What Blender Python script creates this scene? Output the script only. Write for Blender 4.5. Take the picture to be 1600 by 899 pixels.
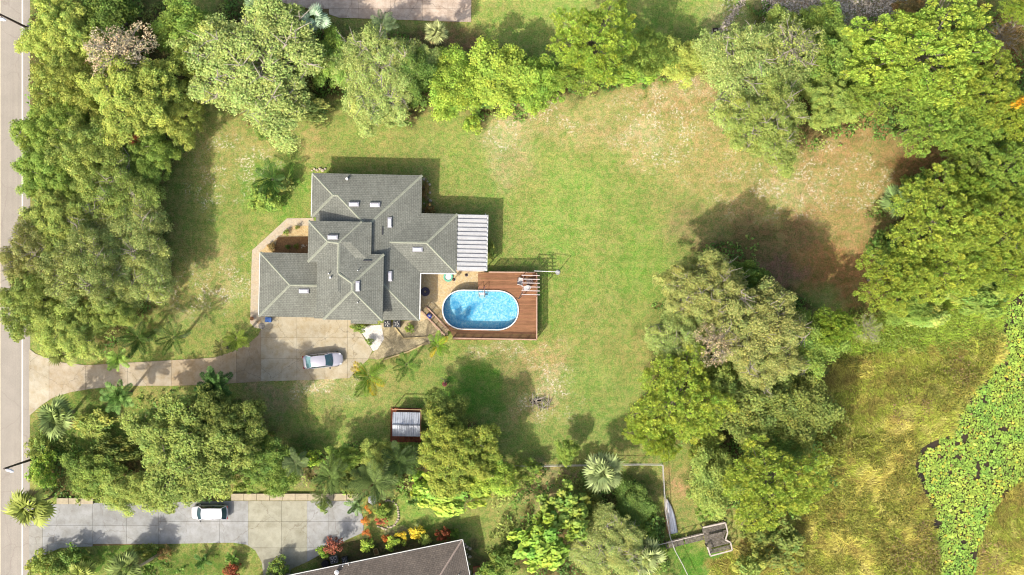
import bpy, math, random
import numpy as np
from mathutils import Vector, Matrix

random.seed(7); np.random.seed(7)
scn = bpy.context.scene
for o in list(bpy.data.objects): bpy.data.objects.remove(o)
C = scn.collection

# ------------------------------------------------------------------ camera, sky, sun, exposure
SC = 13.0          # photograph pixels per metre on the ground
HC = 130.0         # height of the drone above the ground
cam_d = bpy.data.cameras.new('camera'); cam = bpy.data.objects.new('camera', cam_d); C.objects.link(cam)
cam.location = (0, 0, HC); cam.rotation_euler = (0, 0, 0)
cam_d.sensor_width = 36; cam_d.lens = 36 * HC / (1600 / SC)
cam_d.clip_start = 1; cam_d.clip_end = 3000
scn.camera = cam

SUN_EL = 45.0
SHX, SHY = 0.63, 0.776      # direction in which shadows fall on the ground (x right, y up)
w = bpy.data.worlds.new('World'); scn.world = w; w.use_nodes = True
nt = w.node_tree; nt.nodes.clear()
sky = nt.nodes.new('ShaderNodeTexSky'); sky.sky_type = 'NISHITA'; sky.sun_disc = False
sky.sun_elevation = math.radians(SUN_EL)
sun_az = math.atan2(-SHX, -SHY)            # compass angle (from +Y, clockwise) of the sun
sky.sun_rotation = sun_az
sky.air_density = 1.0; sky.dust_density = 4.0; sky.ozone_density = 0.0
bg = nt.nodes.new('ShaderNodeBackground'); bg.inputs['Strength'].default_value = 0.15
wo = nt.nodes.new('ShaderNodeOutputWorld')
nt.links.new(sky.outputs[0], bg.inputs[0]); nt.links.new(bg.outputs[0], wo.inputs[0])
sd = bpy.data.lights.new('sun', 'SUN'); sd.energy = 2.85; sd.angle = math.radians(0.6); sd.color = (1.0, 0.965, 0.90)
sun = bpy.data.objects.new('sun', sd); C.objects.link(sun)
e = math.radians(SUN_EL)
sun.rotation_euler = Vector((SHX * math.cos(e), SHY * math.cos(e), -math.sin(e))).to_track_quat('-Z', 'Y').to_euler()
sun.location = (-60, -60, 100)
scn.view_settings.view_transform = 'Standard'; scn.view_settings.look = 'None'
scn.view_settings.exposure = 1.08; scn.view_settings.gamma = 1.0
scn.view_settings.use_curve_mapping = False
scn.render.engine = 'CYCLES'; scn.cycles.filter_width = 1.1

# ------------------------------------------------------------------ helpers
K_ALB = 1.75
def lin(c):
    c = c / 255.0
    return c / 12.92 if c <= 0.04045 else ((c + 0.055) / 1.055) ** 2.4
def A(r, g, b, k=1.0):
    """albedo of a surface that shows as (r,g,b) when the sun is on it"""
    return tuple(min(0.85, lin(v) / K_ALB * k) for v in (r, g, b)) + (1.0,)

def P(px, py, h=0.0):
    """world point whose image is photo pixel px,py when it stands h metres high"""
    f = (1 - h / HC) / SC
    return Vector(((px - 800) * f, (449.5 - py) * f, h))

def node_mat(name):
    m = bpy.data.materials.new(name); m.use_nodes = True
    n = m.node_tree.nodes; l = m.node_tree.links
    b = n['Principled BSDF']; b.inputs['Roughness'].default_value = 0.85
    b.inputs['Specular IOR Level'].default_value = 0.25
    return m, n, l, b

def mixc(n, l, fac, a, b, mode='MIX'):
    x = n.new('ShaderNodeMix'); x.data_type = 'RGBA'; x.blend_type = mode
    for sock, v in ((x.inputs['Factor'], fac), (x.inputs['A'], a), (x.inputs['B'], b)):
        if hasattr(v, 'is_output') or isinstance(v, bpy.types.NodeSocket): l.new(v, sock)
        else: sock.default_value = v
    return x.outputs['Result']

def noise(n, l, scale, detail=4, rough=0.6, vec=None, dist=0.0):
    x = n.new('ShaderNodeTexNoise'); x.inputs['Scale'].default_value = scale
    x.inputs['Detail'].default_value = detail; x.inputs['Roughness'].default_value = rough
    x.inputs['Distortion'].default_value = dist
    if vec is not None: l.new(vec, x.inputs['Vector'])
    return x.outputs['Fac']

def ramp(n, l, src, stops):
    r = n.new('ShaderNodeValToRGB'); l.new(src, r.inputs[0])
    el = r.color_ramp.elements
    while len(el) < len(stops): el.new(0.5)
    for e_, (p, c) in zip(el, stops):
        e_.position = p; e_.color = c if len(c) == 4 else tuple(c) + (1,)
    return r.outputs[0]
def g(v): return (v, v, v, 1)

def worldpos(n):
    return n.new('ShaderNodeNewGeometry').outputs['Position']

MATS = {}
def mat(name, col, rough=0.8, var=0.25, scale=3.0, metal=0.0, bump=0.0, spec=0.25, fine=0.12, col2=None, fine_scale=30):
    if name in MATS: return MATS[name]
    m, n, l, b = node_mat(name)
    tc = worldpos(n)
    f1 = noise(n, l, scale, 5, 0.65, tc)
    f2 = noise(n, l, fine_scale, 2, 0.6, tc)
    base = tuple(col)
    if col2 is not None:
        c = mixc(n, l, ramp(n, l, f1, [(0.38, g(0)), (0.62, g(1))]), base, tuple(col2))
    else:
        c = mixc(n, l, 1.0, base, ramp(n, l, f1, [(0.25, g(1 - var)), (0.75, g(1 + var))]), 'MULTIPLY')
    c = mixc(n, l, 1.0, c, ramp(n, l, f2, [(0.3, g(1 - fine)), (0.7, g(1 + fine))]), 'MULTIPLY')
    l.new(c, b.inputs['Base Color'])
    b.inputs['Roughness'].default_value = rough; b.inputs['Metallic'].default_value = metal
    b.inputs['Specular IOR Level'].default_value = spec
    if bump:
        bp = n.new('ShaderNodeBump'); bp.inputs['Strength'].default_value = bump; bp.inputs['Distance'].default_value = 0.03
        l.new(f2, bp.inputs['Height']); l.new(bp.outputs[0], b.inputs['Normal'])
    MATS[name] = m
    return m

def tag(o, label=None, cat=None, group=None, kind=None):
    if label: o['label'] = label
    if cat: o['category'] = cat
    if group: o['group'] = group
    if kind: o['kind'] = kind
    return o

def thing(name, label, cat, loc=(0, 0, 0), rz=0.0, group=None):
    o = bpy.data.objects.new(name, None); C.objects.link(o)
    o.empty_display_size = 0.3
    o.location = loc; o.rotation_euler = (0, 0, rz)
    return tag(o, label, cat, group)

def link(name, me, parent=None, loc=(0, 0, 0), rot=(0, 0, 0), scale=(1, 1, 1)):
    o = bpy.data.objects.new(name, me); C.objects.link(o)
    if parent is not None: o.parent = parent
    o.location = loc; o.rotation_euler = rot; o.scale = scale
    return o

class MB:
    """collects simple solids into one mesh"""
    def __init__(s): s.v = []; s.f = []
    def add(s, vs, fs):
        k = len(s.v); s.v += [tuple(v) for v in vs]; s.f += [tuple(i + k for i in f) for f in fs]; return s
    def box(s, c, size, rz=0.0, tilt=None):
        M = Matrix.Rotation(rz, 3, 'Z')
        if tilt is not None: M = M @ tilt
        vs = [Vector(c) + M @ Vector((sx * size[0] / 2, sy * size[1] / 2, sz * size[2] / 2))
              for sz in (-1, 1) for sx, sy in ((-1, -1), (1, -1), (1, 1), (-1, 1))]
        return s.add(vs, [(3, 2, 1, 0), (4, 5, 6, 7), (0, 1, 5, 4), (1, 2, 6, 5), (2, 3, 7, 6), (3, 0, 4, 7)])
    def bar(s, a, b, wd, ht):
        """square bar from a to b, wd wide and ht high"""
        a = Vector(a); b = Vector(b); d = (b - a).normalized()
        up = Vector((0, 0, 1)) if abs(d.z) < 0.95 else Vector((0, 1, 0))
        s_ = d.cross(up).normalized(); u = s_.cross(d).normalized()
        vs = []
        for p in (a, b):
            for i, j in ((-1, -1), (1, -1), (1, 1), (-1, 1)): vs.append(p + s_ * i * wd / 2 + u * j * ht / 2)
        return s.add(vs, [(3, 2, 1, 0), (4, 5, 6, 7), (0, 1, 5, 4), (1, 2, 6, 5), (2, 3, 7, 6), (3, 0, 4, 7)])
    def tube(s, pts, rads, n=8, cap=True):
        pts = [Vector(p) for p in pts]; rings = []
        if not hasattr(rads, '__len__'): rads = [rads] * len(pts)
        for i, p in enumerate(pts):
            d = (pts[min(i + 1, len(pts) - 1)] - pts[max(i - 1, 0)])
            d = d.normalized() if d.length > 1e-6 else Vector((0, 0, 1))
            up = Vector((0, 0, 1)) if abs(d.z) < 0.9 else Vector((1, 0, 0))
            a = d.cross(up).normalized(); b = a.cross(d).normalized()
            rings.append([p + (a * math.cos(2 * math.pi * k / n) + b * math.sin(2 * math.pi * k / n)) * rads[i] for k in range(n)])
        vs = [v for r in rings for v in r]; fs = []
        for i in range(len(pts) - 1):
            for k in range(n):
                k2 = (k + 1) % n; fs.append((i * n + k, i * n + k2, (i + 1) * n + k2, (i + 1) * n + k))
        if cap: fs.append(tuple(range(n))[::-1]); fs.append(tuple((len(pts) - 1) * n + k for k in range(n)))
        return s.add(vs, fs)
    def disc(s, c, r0, z0, r1, z1, n=16):
        return s.tube([(c[0], c[1], z0), (c[0], c[1], z1)], [r0, r1], n)
    def prism(s, poly, z0, z1):
        """poly: list of xy, counter-clockwise or not"""
        poly = [tuple(p)[:2] for p in poly]
        ar = sum(poly[i][0] * poly[(i + 1) % len(poly)][1] - poly[(i + 1) % len(poly)][0] * poly[i][1] for i in range(len(poly)))
        if ar < 0: poly = poly[::-1]
        n = len(poly)
        vs = [(x, y, z0) for x, y in poly] + [(x, y, z1) for x, y in poly]
        fs = [tuple(range(n))[::-1], tuple(range(n, 2 * n))] + [(i, (i + 1) % n, n + (i + 1) % n, n + i) for i in range(n)]
        return s.add(vs, fs)
    def sheet(s, poly, z):
        poly = [tuple(p)[:2] for p in poly]
        ar = sum(poly[i][0] * poly[(i + 1) % len(poly)][1] - poly[(i + 1) % len(poly)][0] * poly[i][1] for i in range(len(poly)))
        if ar < 0: poly = poly[::-1]
        return s.add([(x, y, z) for x, y in poly], [tuple(range(len(poly)))])
    def mesh(s, name, m, smooth=False, bevel=0):
        me = bpy.data.meshes.new(name); me.from_pydata(s.v, [], s.f); me.update()
        if m is not None: me.materials.append(m)
        if smooth: me.polygons.foreach_set('use_smooth', [True] * len(me.polygons))
        return me
    def build(s, name, m, parent=None, smooth=False, local=False, **kw):
        """vertices are world points unless local"""
        me = s.mesh(name, m, smooth)
        o = link(name, me, parent)
        if parent is not None and not local:
            p = parent; off = Vector((0, 0, 0))
            while p is not None: off += Vector(p.location); p = p.parent
            me.transform(Matrix.Translation(-off))
        if kw: tag(o, **kw)
        return o

def clip_poly(poly, x0, x1, y0, y1):
    def cl(p, f, inter):
        out = []
        for i in range(len(p)):
            a = p[i]; b = p[(i + 1) % len(p)]
            fa, fb = f(a), f(b)
            if fa: out.append(a)
            if fa != fb: out.append(inter(a, b))
        return out
    def ix(v): return lambda a, b: (v, a[1] + (b[1] - a[1]) * (v - a[0]) / (b[0] - a[0]))
    def iy(v): return lambda a, b: (a[0] + (b[0] - a[0]) * (v - a[1]) / (b[1] - a[1]), v)
    p = poly
    for f, it in ((lambda q: q[0] >= x0, ix(x0)), (lambda q: q[0] <= x1, ix(x1)), (lambda q: q[1] >= y0, iy(y0)), (lambda q: q[1] <= y1, iy(y1))):
        p = cl(p, f, it)
        if len(p) < 3: return []
    out = []
    for q in p:
        if not out or (abs(q[0] - out[-1][0]) + abs(q[1] - out[-1][1])) > 0.01: out.append(q)
    ar = abs(sum(out[i][0] * out[(i + 1) % len(out)][1] - out[(i + 1) % len(out)][0] * out[i][1] for i in range(len(out)))) / 2
    return out if len(out) >= 3 and ar > 1.0 else []

def array_mesh(name, verts, nper, m, cols=None, smooth=False):
    """verts (N,nper,3): N separate faces with nper corners each; cols (N,3)"""
    N = verts.shape[0]
    me = bpy.data.meshes.new(name)
    me.vertices.add(N * nper); me.vertices.foreach_set('co', verts.reshape(-1).astype(np.float32))
    me.loops.add(N * nper); me.loops.foreach_set('vertex_index', np.arange(N * nper, dtype=np.int32))
    me.polygons.add(N); me.polygons.foreach_set('loop_start', np.arange(0, N * nper, nper, dtype=np.int32))
    me.polygons.foreach_set('loop_total', np.full(N, nper, dtype=np.int32))
    me.update(calc_edges=True)
    if cols is not None:
        at = me.color_attributes.new('Col', 'FLOAT_COLOR', 'POINT')
        c4 = np.ones((N, nper, 4), dtype=np.float32); c4[:, :, :3] = cols[:, None, :]
        at.data.foreach_set('color', c4.reshape(-1))
    me.materials.append(m)
    return me

def lattice(seed):
    r = np.random.RandomState(seed); return r.rand(64, 64)
LAT = [lattice(i) for i in range(6)]
def vnoise(x, y, s, k=0):
    L = LAT[k]; x = x / s + 1000; y = y / s + 1000
    xi = np.floor(x).astype(int); yi = np.floor(y).astype(int); fx = x - xi; fy = y - yi
    fx = fx * fx * (3 - 2 * fx); fy = fy * fy * (3 - 2 * fy)
    a = L[xi % 64, yi % 64]; b = L[(xi + 1) % 64, yi % 64]; c = L[xi % 64, (yi + 1) % 64]; d = L[(xi + 1) % 64, (yi + 1) % 64]
    return (a * (1 - fx) + b * fx) * (1 - fy) + (c * (1 - fx) + d * fx) * fy
def fbm(x, y, s, k=0):
    return (vnoise(x, y, s, k) + 0.5 * vnoise(x, y, s / 2.1, (k + 1) % 6) + 0.25 * vnoise(x, y, s / 4.3, (k + 2) % 6)) / 1.75

def inside(px, py, poly):
    r = np.zeros(px.shape, bool); n = len(poly)
    for i in range(n):
        x1, y1 = poly[i]; x2, y2 = poly[(i + 1) % n]
        if y1 == y2: continue
        c = ((y1 > py) != (y2 > py)) & (px < (x2 - x1) * (py - y1) / (y2 - y1) + x1)
        r ^= c
    return r

# ------------------------------------------------------------------ ground
LAKE = [(1700, 380), (1600, 455), (1574, 480), (1568, 520), (1572, 560), (1545, 592), (1515, 622), (1498, 650), (1492, 680), (1462, 690),
        (1440, 702), (1432, 730), (1440, 765), (1456, 790), (1462, 830), (1468, 860), (1472, 905), (1476, 960), (1540, 960), (1522, 900),
        (1530, 860), (1546, 812), (1575, 775), (1605, 745), (1700, 700)]
def ground_height(X, Y):
    px = X * SC + 800; py = 449.5 - Y * SC
    z = np.zeros(X.shape)
    acc = np.zeros(X.shape)
    for dx, dy in ((0, 0), (8, 0), (-8, 0), (0, 8), (0, -8), (6, 6), (-6, -6)): acc += inside(px + dx, py + dy, LAKE)
    return -0.75 * acc / 7
# patches of ground colour in photo pixels: x, y, rx, ry, colour, strength, breakup
PATCH = [
 (1010, 215, 44, 18, (214, 200, 156), .0), 
 (360, 240, 90, 70, (176, 178, 96), .8), (430, 305, 62, 55, (136, 172, 66), .9), (350, 430, 50, 60, (176, 172, 104), .8),
 (330, 470, 100, 50, (168, 170, 92), .8), (290, 500, 40, 25, (188, 184, 120), .6), (385, 420, 16, 80, (140, 166, 70), .6),
 (420, 215, 120, 25, (178, 176, 98), .7), (560, 225, 90, 28, (162, 174, 84), .7), (700, 225, 60, 40, (160, 176, 84), .7),
 (490, 240, 25, 30, (182, 172, 100), .6), (740, 280, 60, 60, (156, 176, 80), .7),
 (800, 225, 50, 70, (184, 176, 118), .8), (870, 190, 110, 40, (184, 178, 112), .8), (1000, 200, 160, 60, (182, 174, 106), .85),
 (1100, 240, 110, 70, (186, 172, 104), .8), (1050, 155, 90, 25, (186, 160, 104), .8), (900, 280, 90, 60, (160, 176, 84), .8),
 (960, 380, 120, 130, (150, 170, 78), .8), (870, 360, 60, 130, (158, 180, 82), .8), (1000, 400, 50, 70, (136, 172, 64), .6),
 (820, 330, 40, 60, (160, 172, 82), .6), (930, 520, 90, 80, (146, 166, 78), .75), (890, 450, 40, 90, (142, 172, 70), .7),
 (1060, 330, 60, 60, (160, 168, 88), .6), (1250, 290, 160, 90, (190, 166, 104), .95), (1340, 240, 90, 60, (188, 158, 102), .95),
 (1180, 300, 80, 60, (184, 170, 104), .8), (1300, 360, 90, 60, (186, 156, 98), .9), (1215, 255, 50, 26, (170, 172, 92), .8),
 (1360, 210, 60, 30, (184, 148, 96), .9), (1440, 270, 70, 50, (156, 112, 72), .9),
 (1200, 400, 110, 60, (150, 120, 84), .9), (1310, 430, 70, 50, (176, 128, 78), .95), (1215, 425, 50, 30, (158, 118, 100), .9),
 (1100, 350, 50, 40, (150, 138, 92), .7), (1380, 480, 60, 60, (150, 120, 70), .8),
 (850, 610, 60, 70, (182, 166, 108), .8), (800, 545, 60, 14, (188, 178, 124), .7), (845, 560, 45, 30, (186, 170, 108), .7),
 (720, 615, 90, 50, (104, 160, 48), .95), (600, 625, 80, 30, (150, 166, 84), .8), (600, 680, 100, 40, (150, 176, 82), .8),
 (560, 640, 60, 50, (158, 172, 88), .7), (900, 680, 110, 40, (150, 172, 84), .8), (930, 620, 70, 60, (146, 170, 80), .8),
 (790, 590, 30, 40, (150, 142, 88), .7), (505, 603, 60, 10, (206, 192, 142), .9), (430, 625, 50, 25, (170, 158, 112), .8),
 (515, 625, 40, 14, (180, 172, 116), .7), (700, 560, 60, 20, (160, 168, 92), .7), (640, 600, 60, 20, (160, 168, 90), .7),
 (780, 820, 40, 60, (158, 172, 88), .8), (850, 760, 60, 40, (190, 170, 122), .7), (650, 800, 60, 40, (152, 180, 78), .9),
 (700, 830, 60, 30, (140, 160, 78), .8), (900, 745, 60, 12, (176, 158, 120), .6), (990, 760, 40, 30, (120, 140, 60), .7),
 (1055, 780, 26, 60, (160, 164, 88), .85), (1066, 750, 16, 26, (196, 162, 112), .9), (1058, 700, 20, 30, (150, 158, 78), .8),
 (1085, 880, 40, 34, (96, 150, 40), .95), (1000, 850, 60, 50, (90, 120, 50), .7),
 (930, 40, 260, 80, (168, 190, 88), .9), (760, 50, 50, 40, (172, 190, 88), .8), (1130, 40, 40, 30, (188, 184, 120), .8),
 (1000, 25, 60, 30, (140, 172, 70), .6), (690, 65, 60, 30, (150, 120, 84), .9), (590, 60, 80, 20, (150, 120, 84), .7),
 (1300, 10, 130, 34, (190, 168, 138), .95), (1400, 20, 60, 30, (150, 128, 112), .9), (1560, 60, 60, 60, (150, 104, 60), .9),
 (1540, 200, 60, 80, (140, 108, 66), .9), (110, 640, 60, 30, (120, 150, 60), .8), (130, 690, 70, 30, (126, 156, 60), .8),
 (200, 660, 60, 40, (130, 156, 64), .8), (240, 880, 160, 34, (104, 138, 50), .95), (60, 310, 14, 30, (150, 158, 72), .9),
 (76, 296, 8, 18, (196, 170, 130), .8), (60, 700, 20, 60, (110, 130, 60), .8), (460, 700, 60, 30, (110, 130, 60), .7),
 (440, 750, 50, 16, (176, 156, 130), .95), (600, 870, 120, 30, (96, 88, 66), .9), (740, 870, 20, 50, (90, 84, 66), .8),
 (630, 825, 22, 12, (176, 160, 132), .8),
 (1010, 215, 44, 16, (208, 194, 150), .5), (790, 195, 20, 40, (206, 192, 148), .5), (855, 598, 30, 34, (204, 190, 144), .55), (1250, 300, 56, 30, (208, 188, 140), .4), (1060, 148, 60, 10, (210, 190, 146), .5), (360, 455, 40, 20, (200, 190, 140), .4),
]
LITTER = [(150, 150, 180, 190), (150, 400, 110, 160), (420, 90, 130, 90), (600, 120, 90, 80), (780, 130, 130, 50), (930, 110, 80, 40),
          (1060, 95, 70, 30), (1230, 130, 130, 110), (1450, 130, 170, 130), (1500, 370, 160, 120), (1140, 520, 130, 150), (1190, 700, 120, 130),
          (1060, 630, 60, 60), (300, 700, 120, 80), (130, 740, 90, 50), (560, 735, 110, 30), (700, 720, 70, 60), (850, 850, 90, 60), (960, 840, 90, 70)]
SPECKS = [(790, 200, 30, 60), (1010, 215, 60, 26), (1060, 150, 60, 18), (870, 190, 60, 24), (1240, 290, 130, 60), (1350, 290, 50, 60), (860, 600, 50, 60),
          (800, 545, 60, 14), (1280, 240, 60, 30), (340, 450, 90, 40), (1040, 200, 90, 70), (370, 260, 60, 60), (500, 610, 60, 16), (1140, 20, 20, 40),
          (1320, 15, 100, 26), (1200, 230, 60, 60), (330, 300, 30, 40)]
MARSH = [(1215, 640), (1290, 590), (1310, 545), (1350, 500), (1440, 470), (1600, 440), (1720, 440), (1720, 960), (1090, 960), (1110, 880), (1180, 840), (1240, 790), (1220, 700)]

def ground_colour(X, Y):
    px = X * SC + 800; py = 449.5 - Y * SC
    wx = px + 60 * (fbm(px, py, 50, 1) - .5) + 44 * (fbm(px, py, 16, 4) - .5)
    wy = py + 60 * (fbm(px, py, 50, 2) - .5) + 44 * (fbm(px, py, 16, 5) - .5)
    base = np.array([lin(158), lin(168), lin(84)])
    c = np.ones(X.shape + (3,)) * base
    def blend(c, m, col): return c * (1 - m[..., None]) + np.array([lin(v) for v in col]) * m[..., None]
    for x, y, rx, ry in LITTER:
        d = np.sqrt(((wx - x) / rx) ** 2 + ((wy - y) / ry) ** 2)
        c = blend(c, np.clip((1.05 - d) * 5, 0, 1) * .9, (112, 98, 62))
    for p in PATCH:
        x, y, rx, ry, col, s = p
        d = np.sqrt(((wx - x) / rx) ** 2 + ((wy - y) / ry) ** 2)
        c = blend(c, np.clip((1.15 - d) * 1.9, 0, 1) * s, col)
    m = inside(wx, wy, MARSH).astype(float)
    c = blend(c, m, (150, 140, 62))
    m2 = m * np.clip((545 - wy + (px - 1500) * .2) / 30, 0, 1) * (px > 1300)
    c = blend(c, m2 * .9, (132, 158, 54))
    lk = inside(px, py, LAKE).astype(float)
    c = blend(c, lk, (60, 52, 40))
    # broad mottling of the turf itself: greener and strawier areas
    t = fbm(px, py, 55, 3) - .5
    gr = np.stack([1 - .30 * t, 1 + .10 * t, 1 - .35 * t], -1)
    c = c * gr
    sp = np.zeros(X.shape)
    for x, y, rx, ry in SPECKS:
        d = np.sqrt(((wx - x) / rx) ** 2 + ((wy - y) / ry) ** 2); sp = np.maximum(sp, np.clip((1.2 - d) * 1.3, 0, 1))
    lum = c.mean(-1, keepdims=True) * np.array([1.12, 1.05, .62])
    c = c * .70 + lum * .30
    return np.clip(c / K_ALB * 1.12 * np.array([.81, .85, .86]), 0, .8), sp

def ground_material():
    m, n, l, b = node_mat('ground_turf')
    at = n.new('ShaderNodeAttribute'); at.attribute_name = 'Col'
    sp = n.new('ShaderNodeAttribute'); sp.attribute_name = 'Speck'
    pos = worldpos(n)
    c = at.outputs['Color']
    f_big = noise(n, l, 0.35, 6, 0.7, pos)
    f_mid = noise(n, l, 1.6, 5, 0.75, pos, .3)
    f_fin = noise(n, l, 6.5, 4, 0.8, pos)
    f_gr = noise(n, l, 22, 2, 0.7, pos)
    dry = mixc(n, l, 1.0, c, (1.28, 1.05, .98, 1), 'MULTIPLY'); lush = mixc(n, l, 1.0, c, (.74, .93, .62, 1), 'MULTIPLY')
    c = mixc(n, l, ramp(n, l, f_mid, [(0.42, g(0)), (0.58, g(1))]), dry, lush)
    c = mixc(n, l, 1.0, c, ramp(n, l, f_big, [(0.4, g(.91)), (0.6, g(1.09))]), 'MULTIPLY')
    c = mixc(n, l, 1.0, c, ramp(n, l, f_fin, [(0.38, g(.66)), (0.5, g(1.0)), (0.62, g(1.36))]), 'MULTIPLY')
    c = mixc(n, l, 1.0, c, ramp(n, l, f_gr, [(0.38, g(.74)), (0.62, g(1.26))]), 'MULTIPLY')
    f_dry = noise(n, l, .55, 7, .78, pos, .4)
    c = mixc(n, l, ramp(n, l, f_dry, [(.545, g(0)), (.575, g(.45))]), c, mixc(n, l, .5, c, A(196, 178, 118)))
    f_gn = noise(n, l, .8, 6, .75, pos, .7)
    c = mixc(n, l, ramp(n, l, f_gn, [(.56, g(0)), (.60, g(.5))]), c, mixc(n, l, 1.0, c, (.74, .92, .6, 1), 'MULTIPLY'))
    mw = n.new('ShaderNodeTexWave'); mw.bands_direction = 'Y'; mw.inputs['Scale'].default_value = .28; mw.inputs['Distortion'].default_value = 3.5; mw.inputs['Detail'].default_value = 3; mw.inputs['Detail Scale'].default_value = .25
    l.new(pos, mw.inputs['Vector'])
    c = mixc(n, l, 1.0, c, ramp(n, l, mw.outputs['Fac'], [(0.3, g(.98)), (0.7, g(1.02))]), 'MULTIPLY')
    vw = n.new('ShaderNodeTexVoronoi'); vw.inputs['Scale'].default_value = 1.1; vw.inputs['Randomness'].default_value = 1; l.new(pos, vw.inputs['Vector'])
    c = mixc(n, l, 1.0, c, ramp(n, l, vw.outputs['Distance'], [(0.05, g(.80)), (0.22, g(1.0))]), 'MULTIPLY')
    f_s = noise(n, l, 3.4, 3, 0.75, pos)
    f_s2 = noise(n, l, .55, 4, 0.65, pos)
    mul = n.new('ShaderNodeMath'); mul.operation = 'MULTIPLY'
    l.new(ramp(n, l, f_s, [(0.53, g(0)), (0.59, g(1))]), mul.inputs[0]); l.new(sp.outputs['Fac'], mul.inputs[1])
    mul2 = n.new('ShaderNodeMath'); mul2.operation = 'MULTIPLY'
    l.new(mul.outputs[0], mul2.inputs[0]); l.new(ramp(n, l, f_s2, [(0.47, g(0)), (0.56, g(1))]), mul2.inputs[1])
    c = mixc(n, l, mul2.outputs[0], c, A(232, 220, 190))
    l.new(c, b.inputs['Base Color']); b.inputs['Roughness'].default_value = 1.0; b.inputs['Specular IOR Level'].default_value = 0.05
    bp = n.new('ShaderNodeBump'); bp.inputs['Strength'].default_value = 0.6; bp.inputs['Distance'].default_value = 0.08
    l.new(f_fin, bp.inputs['Height']); l.new(bp.outputs[0], b.inputs['Normal'])
    return m

def build_ground():
    xs = np.concatenate([[-1500, -600, -250, -120, -90], np.arange(-72, 72.01, 0.4), [90, 120, 250, 600, 1500]])
    ys = np.concatenate([[-1500, -600, -250, -120, -70], np.arange(-44, 44.01, 0.4), [70, 120, 250, 600, 1500]])
    X, Y = np.meshgrid(xs, ys); Z = ground_height(X, Y)
    ny, nx = X.shape
    me = bpy.data.meshes.new('ground')
    v = np.stack([X, Y, Z], -1).reshape(-1, 3)
    i = np.arange(ny * nx).reshape(ny, nx)
    f = np.stack([i[:-1, :-1], i[:-1, 1:], i[1:, 1:], i[1:, :-1]], -1).reshape(-1, 4)
    N = len(f)
    me.vertices.add(len(v)); me.vertices.foreach_set('co', v.reshape(-1).astype(np.float32))
    me.loops.add(N * 4); me.loops.foreach_set('vertex_index', f.reshape(-1).astype(np.int32))
    me.polygons.add(N); me.polygons.foreach_set('loop_start', np.arange(0, N * 4, 4, dtype=np.int32))
    me.polygons.foreach_set('loop_total', np.full(N, 4, dtype=np.int32)); me.update(calc_edges=True)
    col, sp = ground_colour(X, Y)
    c4 = np.ones((ny, nx, 4), np.float32); c4[..., :3] = col
    at = me.color_attributes.new('Col', 'FLOAT_COLOR', 'POINT'); at.data.foreach_set('color', c4.reshape(-1))
    a2 = me.attributes.new('Speck', 'FLOAT', 'POINT'); a2.data.foreach_set('value', sp.reshape(-1).astype(np.float32))
    me.materials.append(ground_material())
    o = link('ground', me); tag(o, kind='structure')
build_ground()

# pond water
m, n, l, b = node_mat('pond_water_surface')
b.inputs['Base Color'].default_value = A(70, 58, 36); b.inputs['Roughness'].default_value = 0.2; b.inputs['Specular IOR Level'].default_value = 0.5
mb = MB(); mb.sheet([(P(x, y).x, P(x, y).y) for x, y in LAKE], -0.32)
tag(mb.build('pond_water', m), kind='structure')

# ------------------------------------------------------------------ road and its line
def road_material():
    m, n, l, b = node_mat('asphalt_sunbleached')
    pos = worldpos(n)
    f1 = noise(n, l, .5, 5, .6, pos); f2 = noise(n, l, 14, 3, .7, pos)
    c = mixc(n, l, 1.0, A(172, 163, 149), ramp(n, l, f1, [(.3, g(.93)), (.7, g(1.07))]), 'MULTIPLY')
    c = mixc(n, l, 1.0, c, ramp(n, l, f2, [(.3, g(.86)), (.7, g(1.14))]), 'MULTIPLY')
    # tyre tracks and lane seam run along the road
    mp = n.new('ShaderNodeMapping'); mp.inputs['Scale'].default_value = (1.3, .012, 1); l.new(pos, mp.inputs[0])
    f3 = noise(n, l, 1.4, 3, .6, mp.outputs[0])
    c = mixc(n, l, 1.0, c, ramp(n, l, f3, [(.3, g(.93)), (.7, g(1.06))]), 'MULTIPLY')
    # hairline cracks
    vo = n.new('ShaderNodeTexVoronoi'); vo.feature = 'DISTANCE_TO_EDGE'; vo.inputs['Scale'].default_value = .16
    wv = n.new('ShaderNodeVectorMath'); wv.operation = 'ADD'; l.new(pos, wv.inputs[0])
    nn = n.new('ShaderNodeTexNoise'); nn.inputs['Scale'].default_value = .8; nn.inputs['Detail'].default_value = 4; l.new(pos, nn.inputs['Vector'])
    l.new(nn.outputs['Color'], wv.inputs[1]); l.new(wv.outputs[0], vo.inputs['Vector'])
    c = mixc(n, l, ramp(n, l, vo.outputs['Distance'], [(0.0, g(1)), (.009, g(0))]), c, A(160, 149, 136))
    l.new(c, b.inputs['Base Color']); b.inputs['Roughness'].default_value = .9
    return m
M_road = road_material()
edge = P(47, 0).x
mb = MB(); mb.prism([(-73, -200), (edge, -200), (edge - .03, -20), (edge + .04, 0), (edge, 20), (edge, 200), (-73, 200)], -.2, .02)
tag(mb.build('road', M_road), kind='structure')
mb = MB(); mb.sheet([(P(33.4, 0).x, -200), (P(35.8, 0).x, -200), (P(36.6, 0).x, 200), (P(34.4, 0).x, 200)], .026)
tag(mb.build('road_edge_line', mat('road_paint', A(238, 232, 220), var=.08, fine=.1)), kind='structure')
mb = MB(); mb.sheet([(-70.2, -200), (-69.9, -200), (-69.9, 200), (-70.2, 200)], .026)
mb.sheet([(P(-1.2, 0).x, -200), (P(.9, 0).x, -200), (P(.9, 0).x, 200), (P(-1.2, 0).x, 200)], .026)
tag(mb.build('road_centre_line', mat('road_paint2', A(236, 224, 190), var=.08, fine=.1)), kind='structure')

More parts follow.
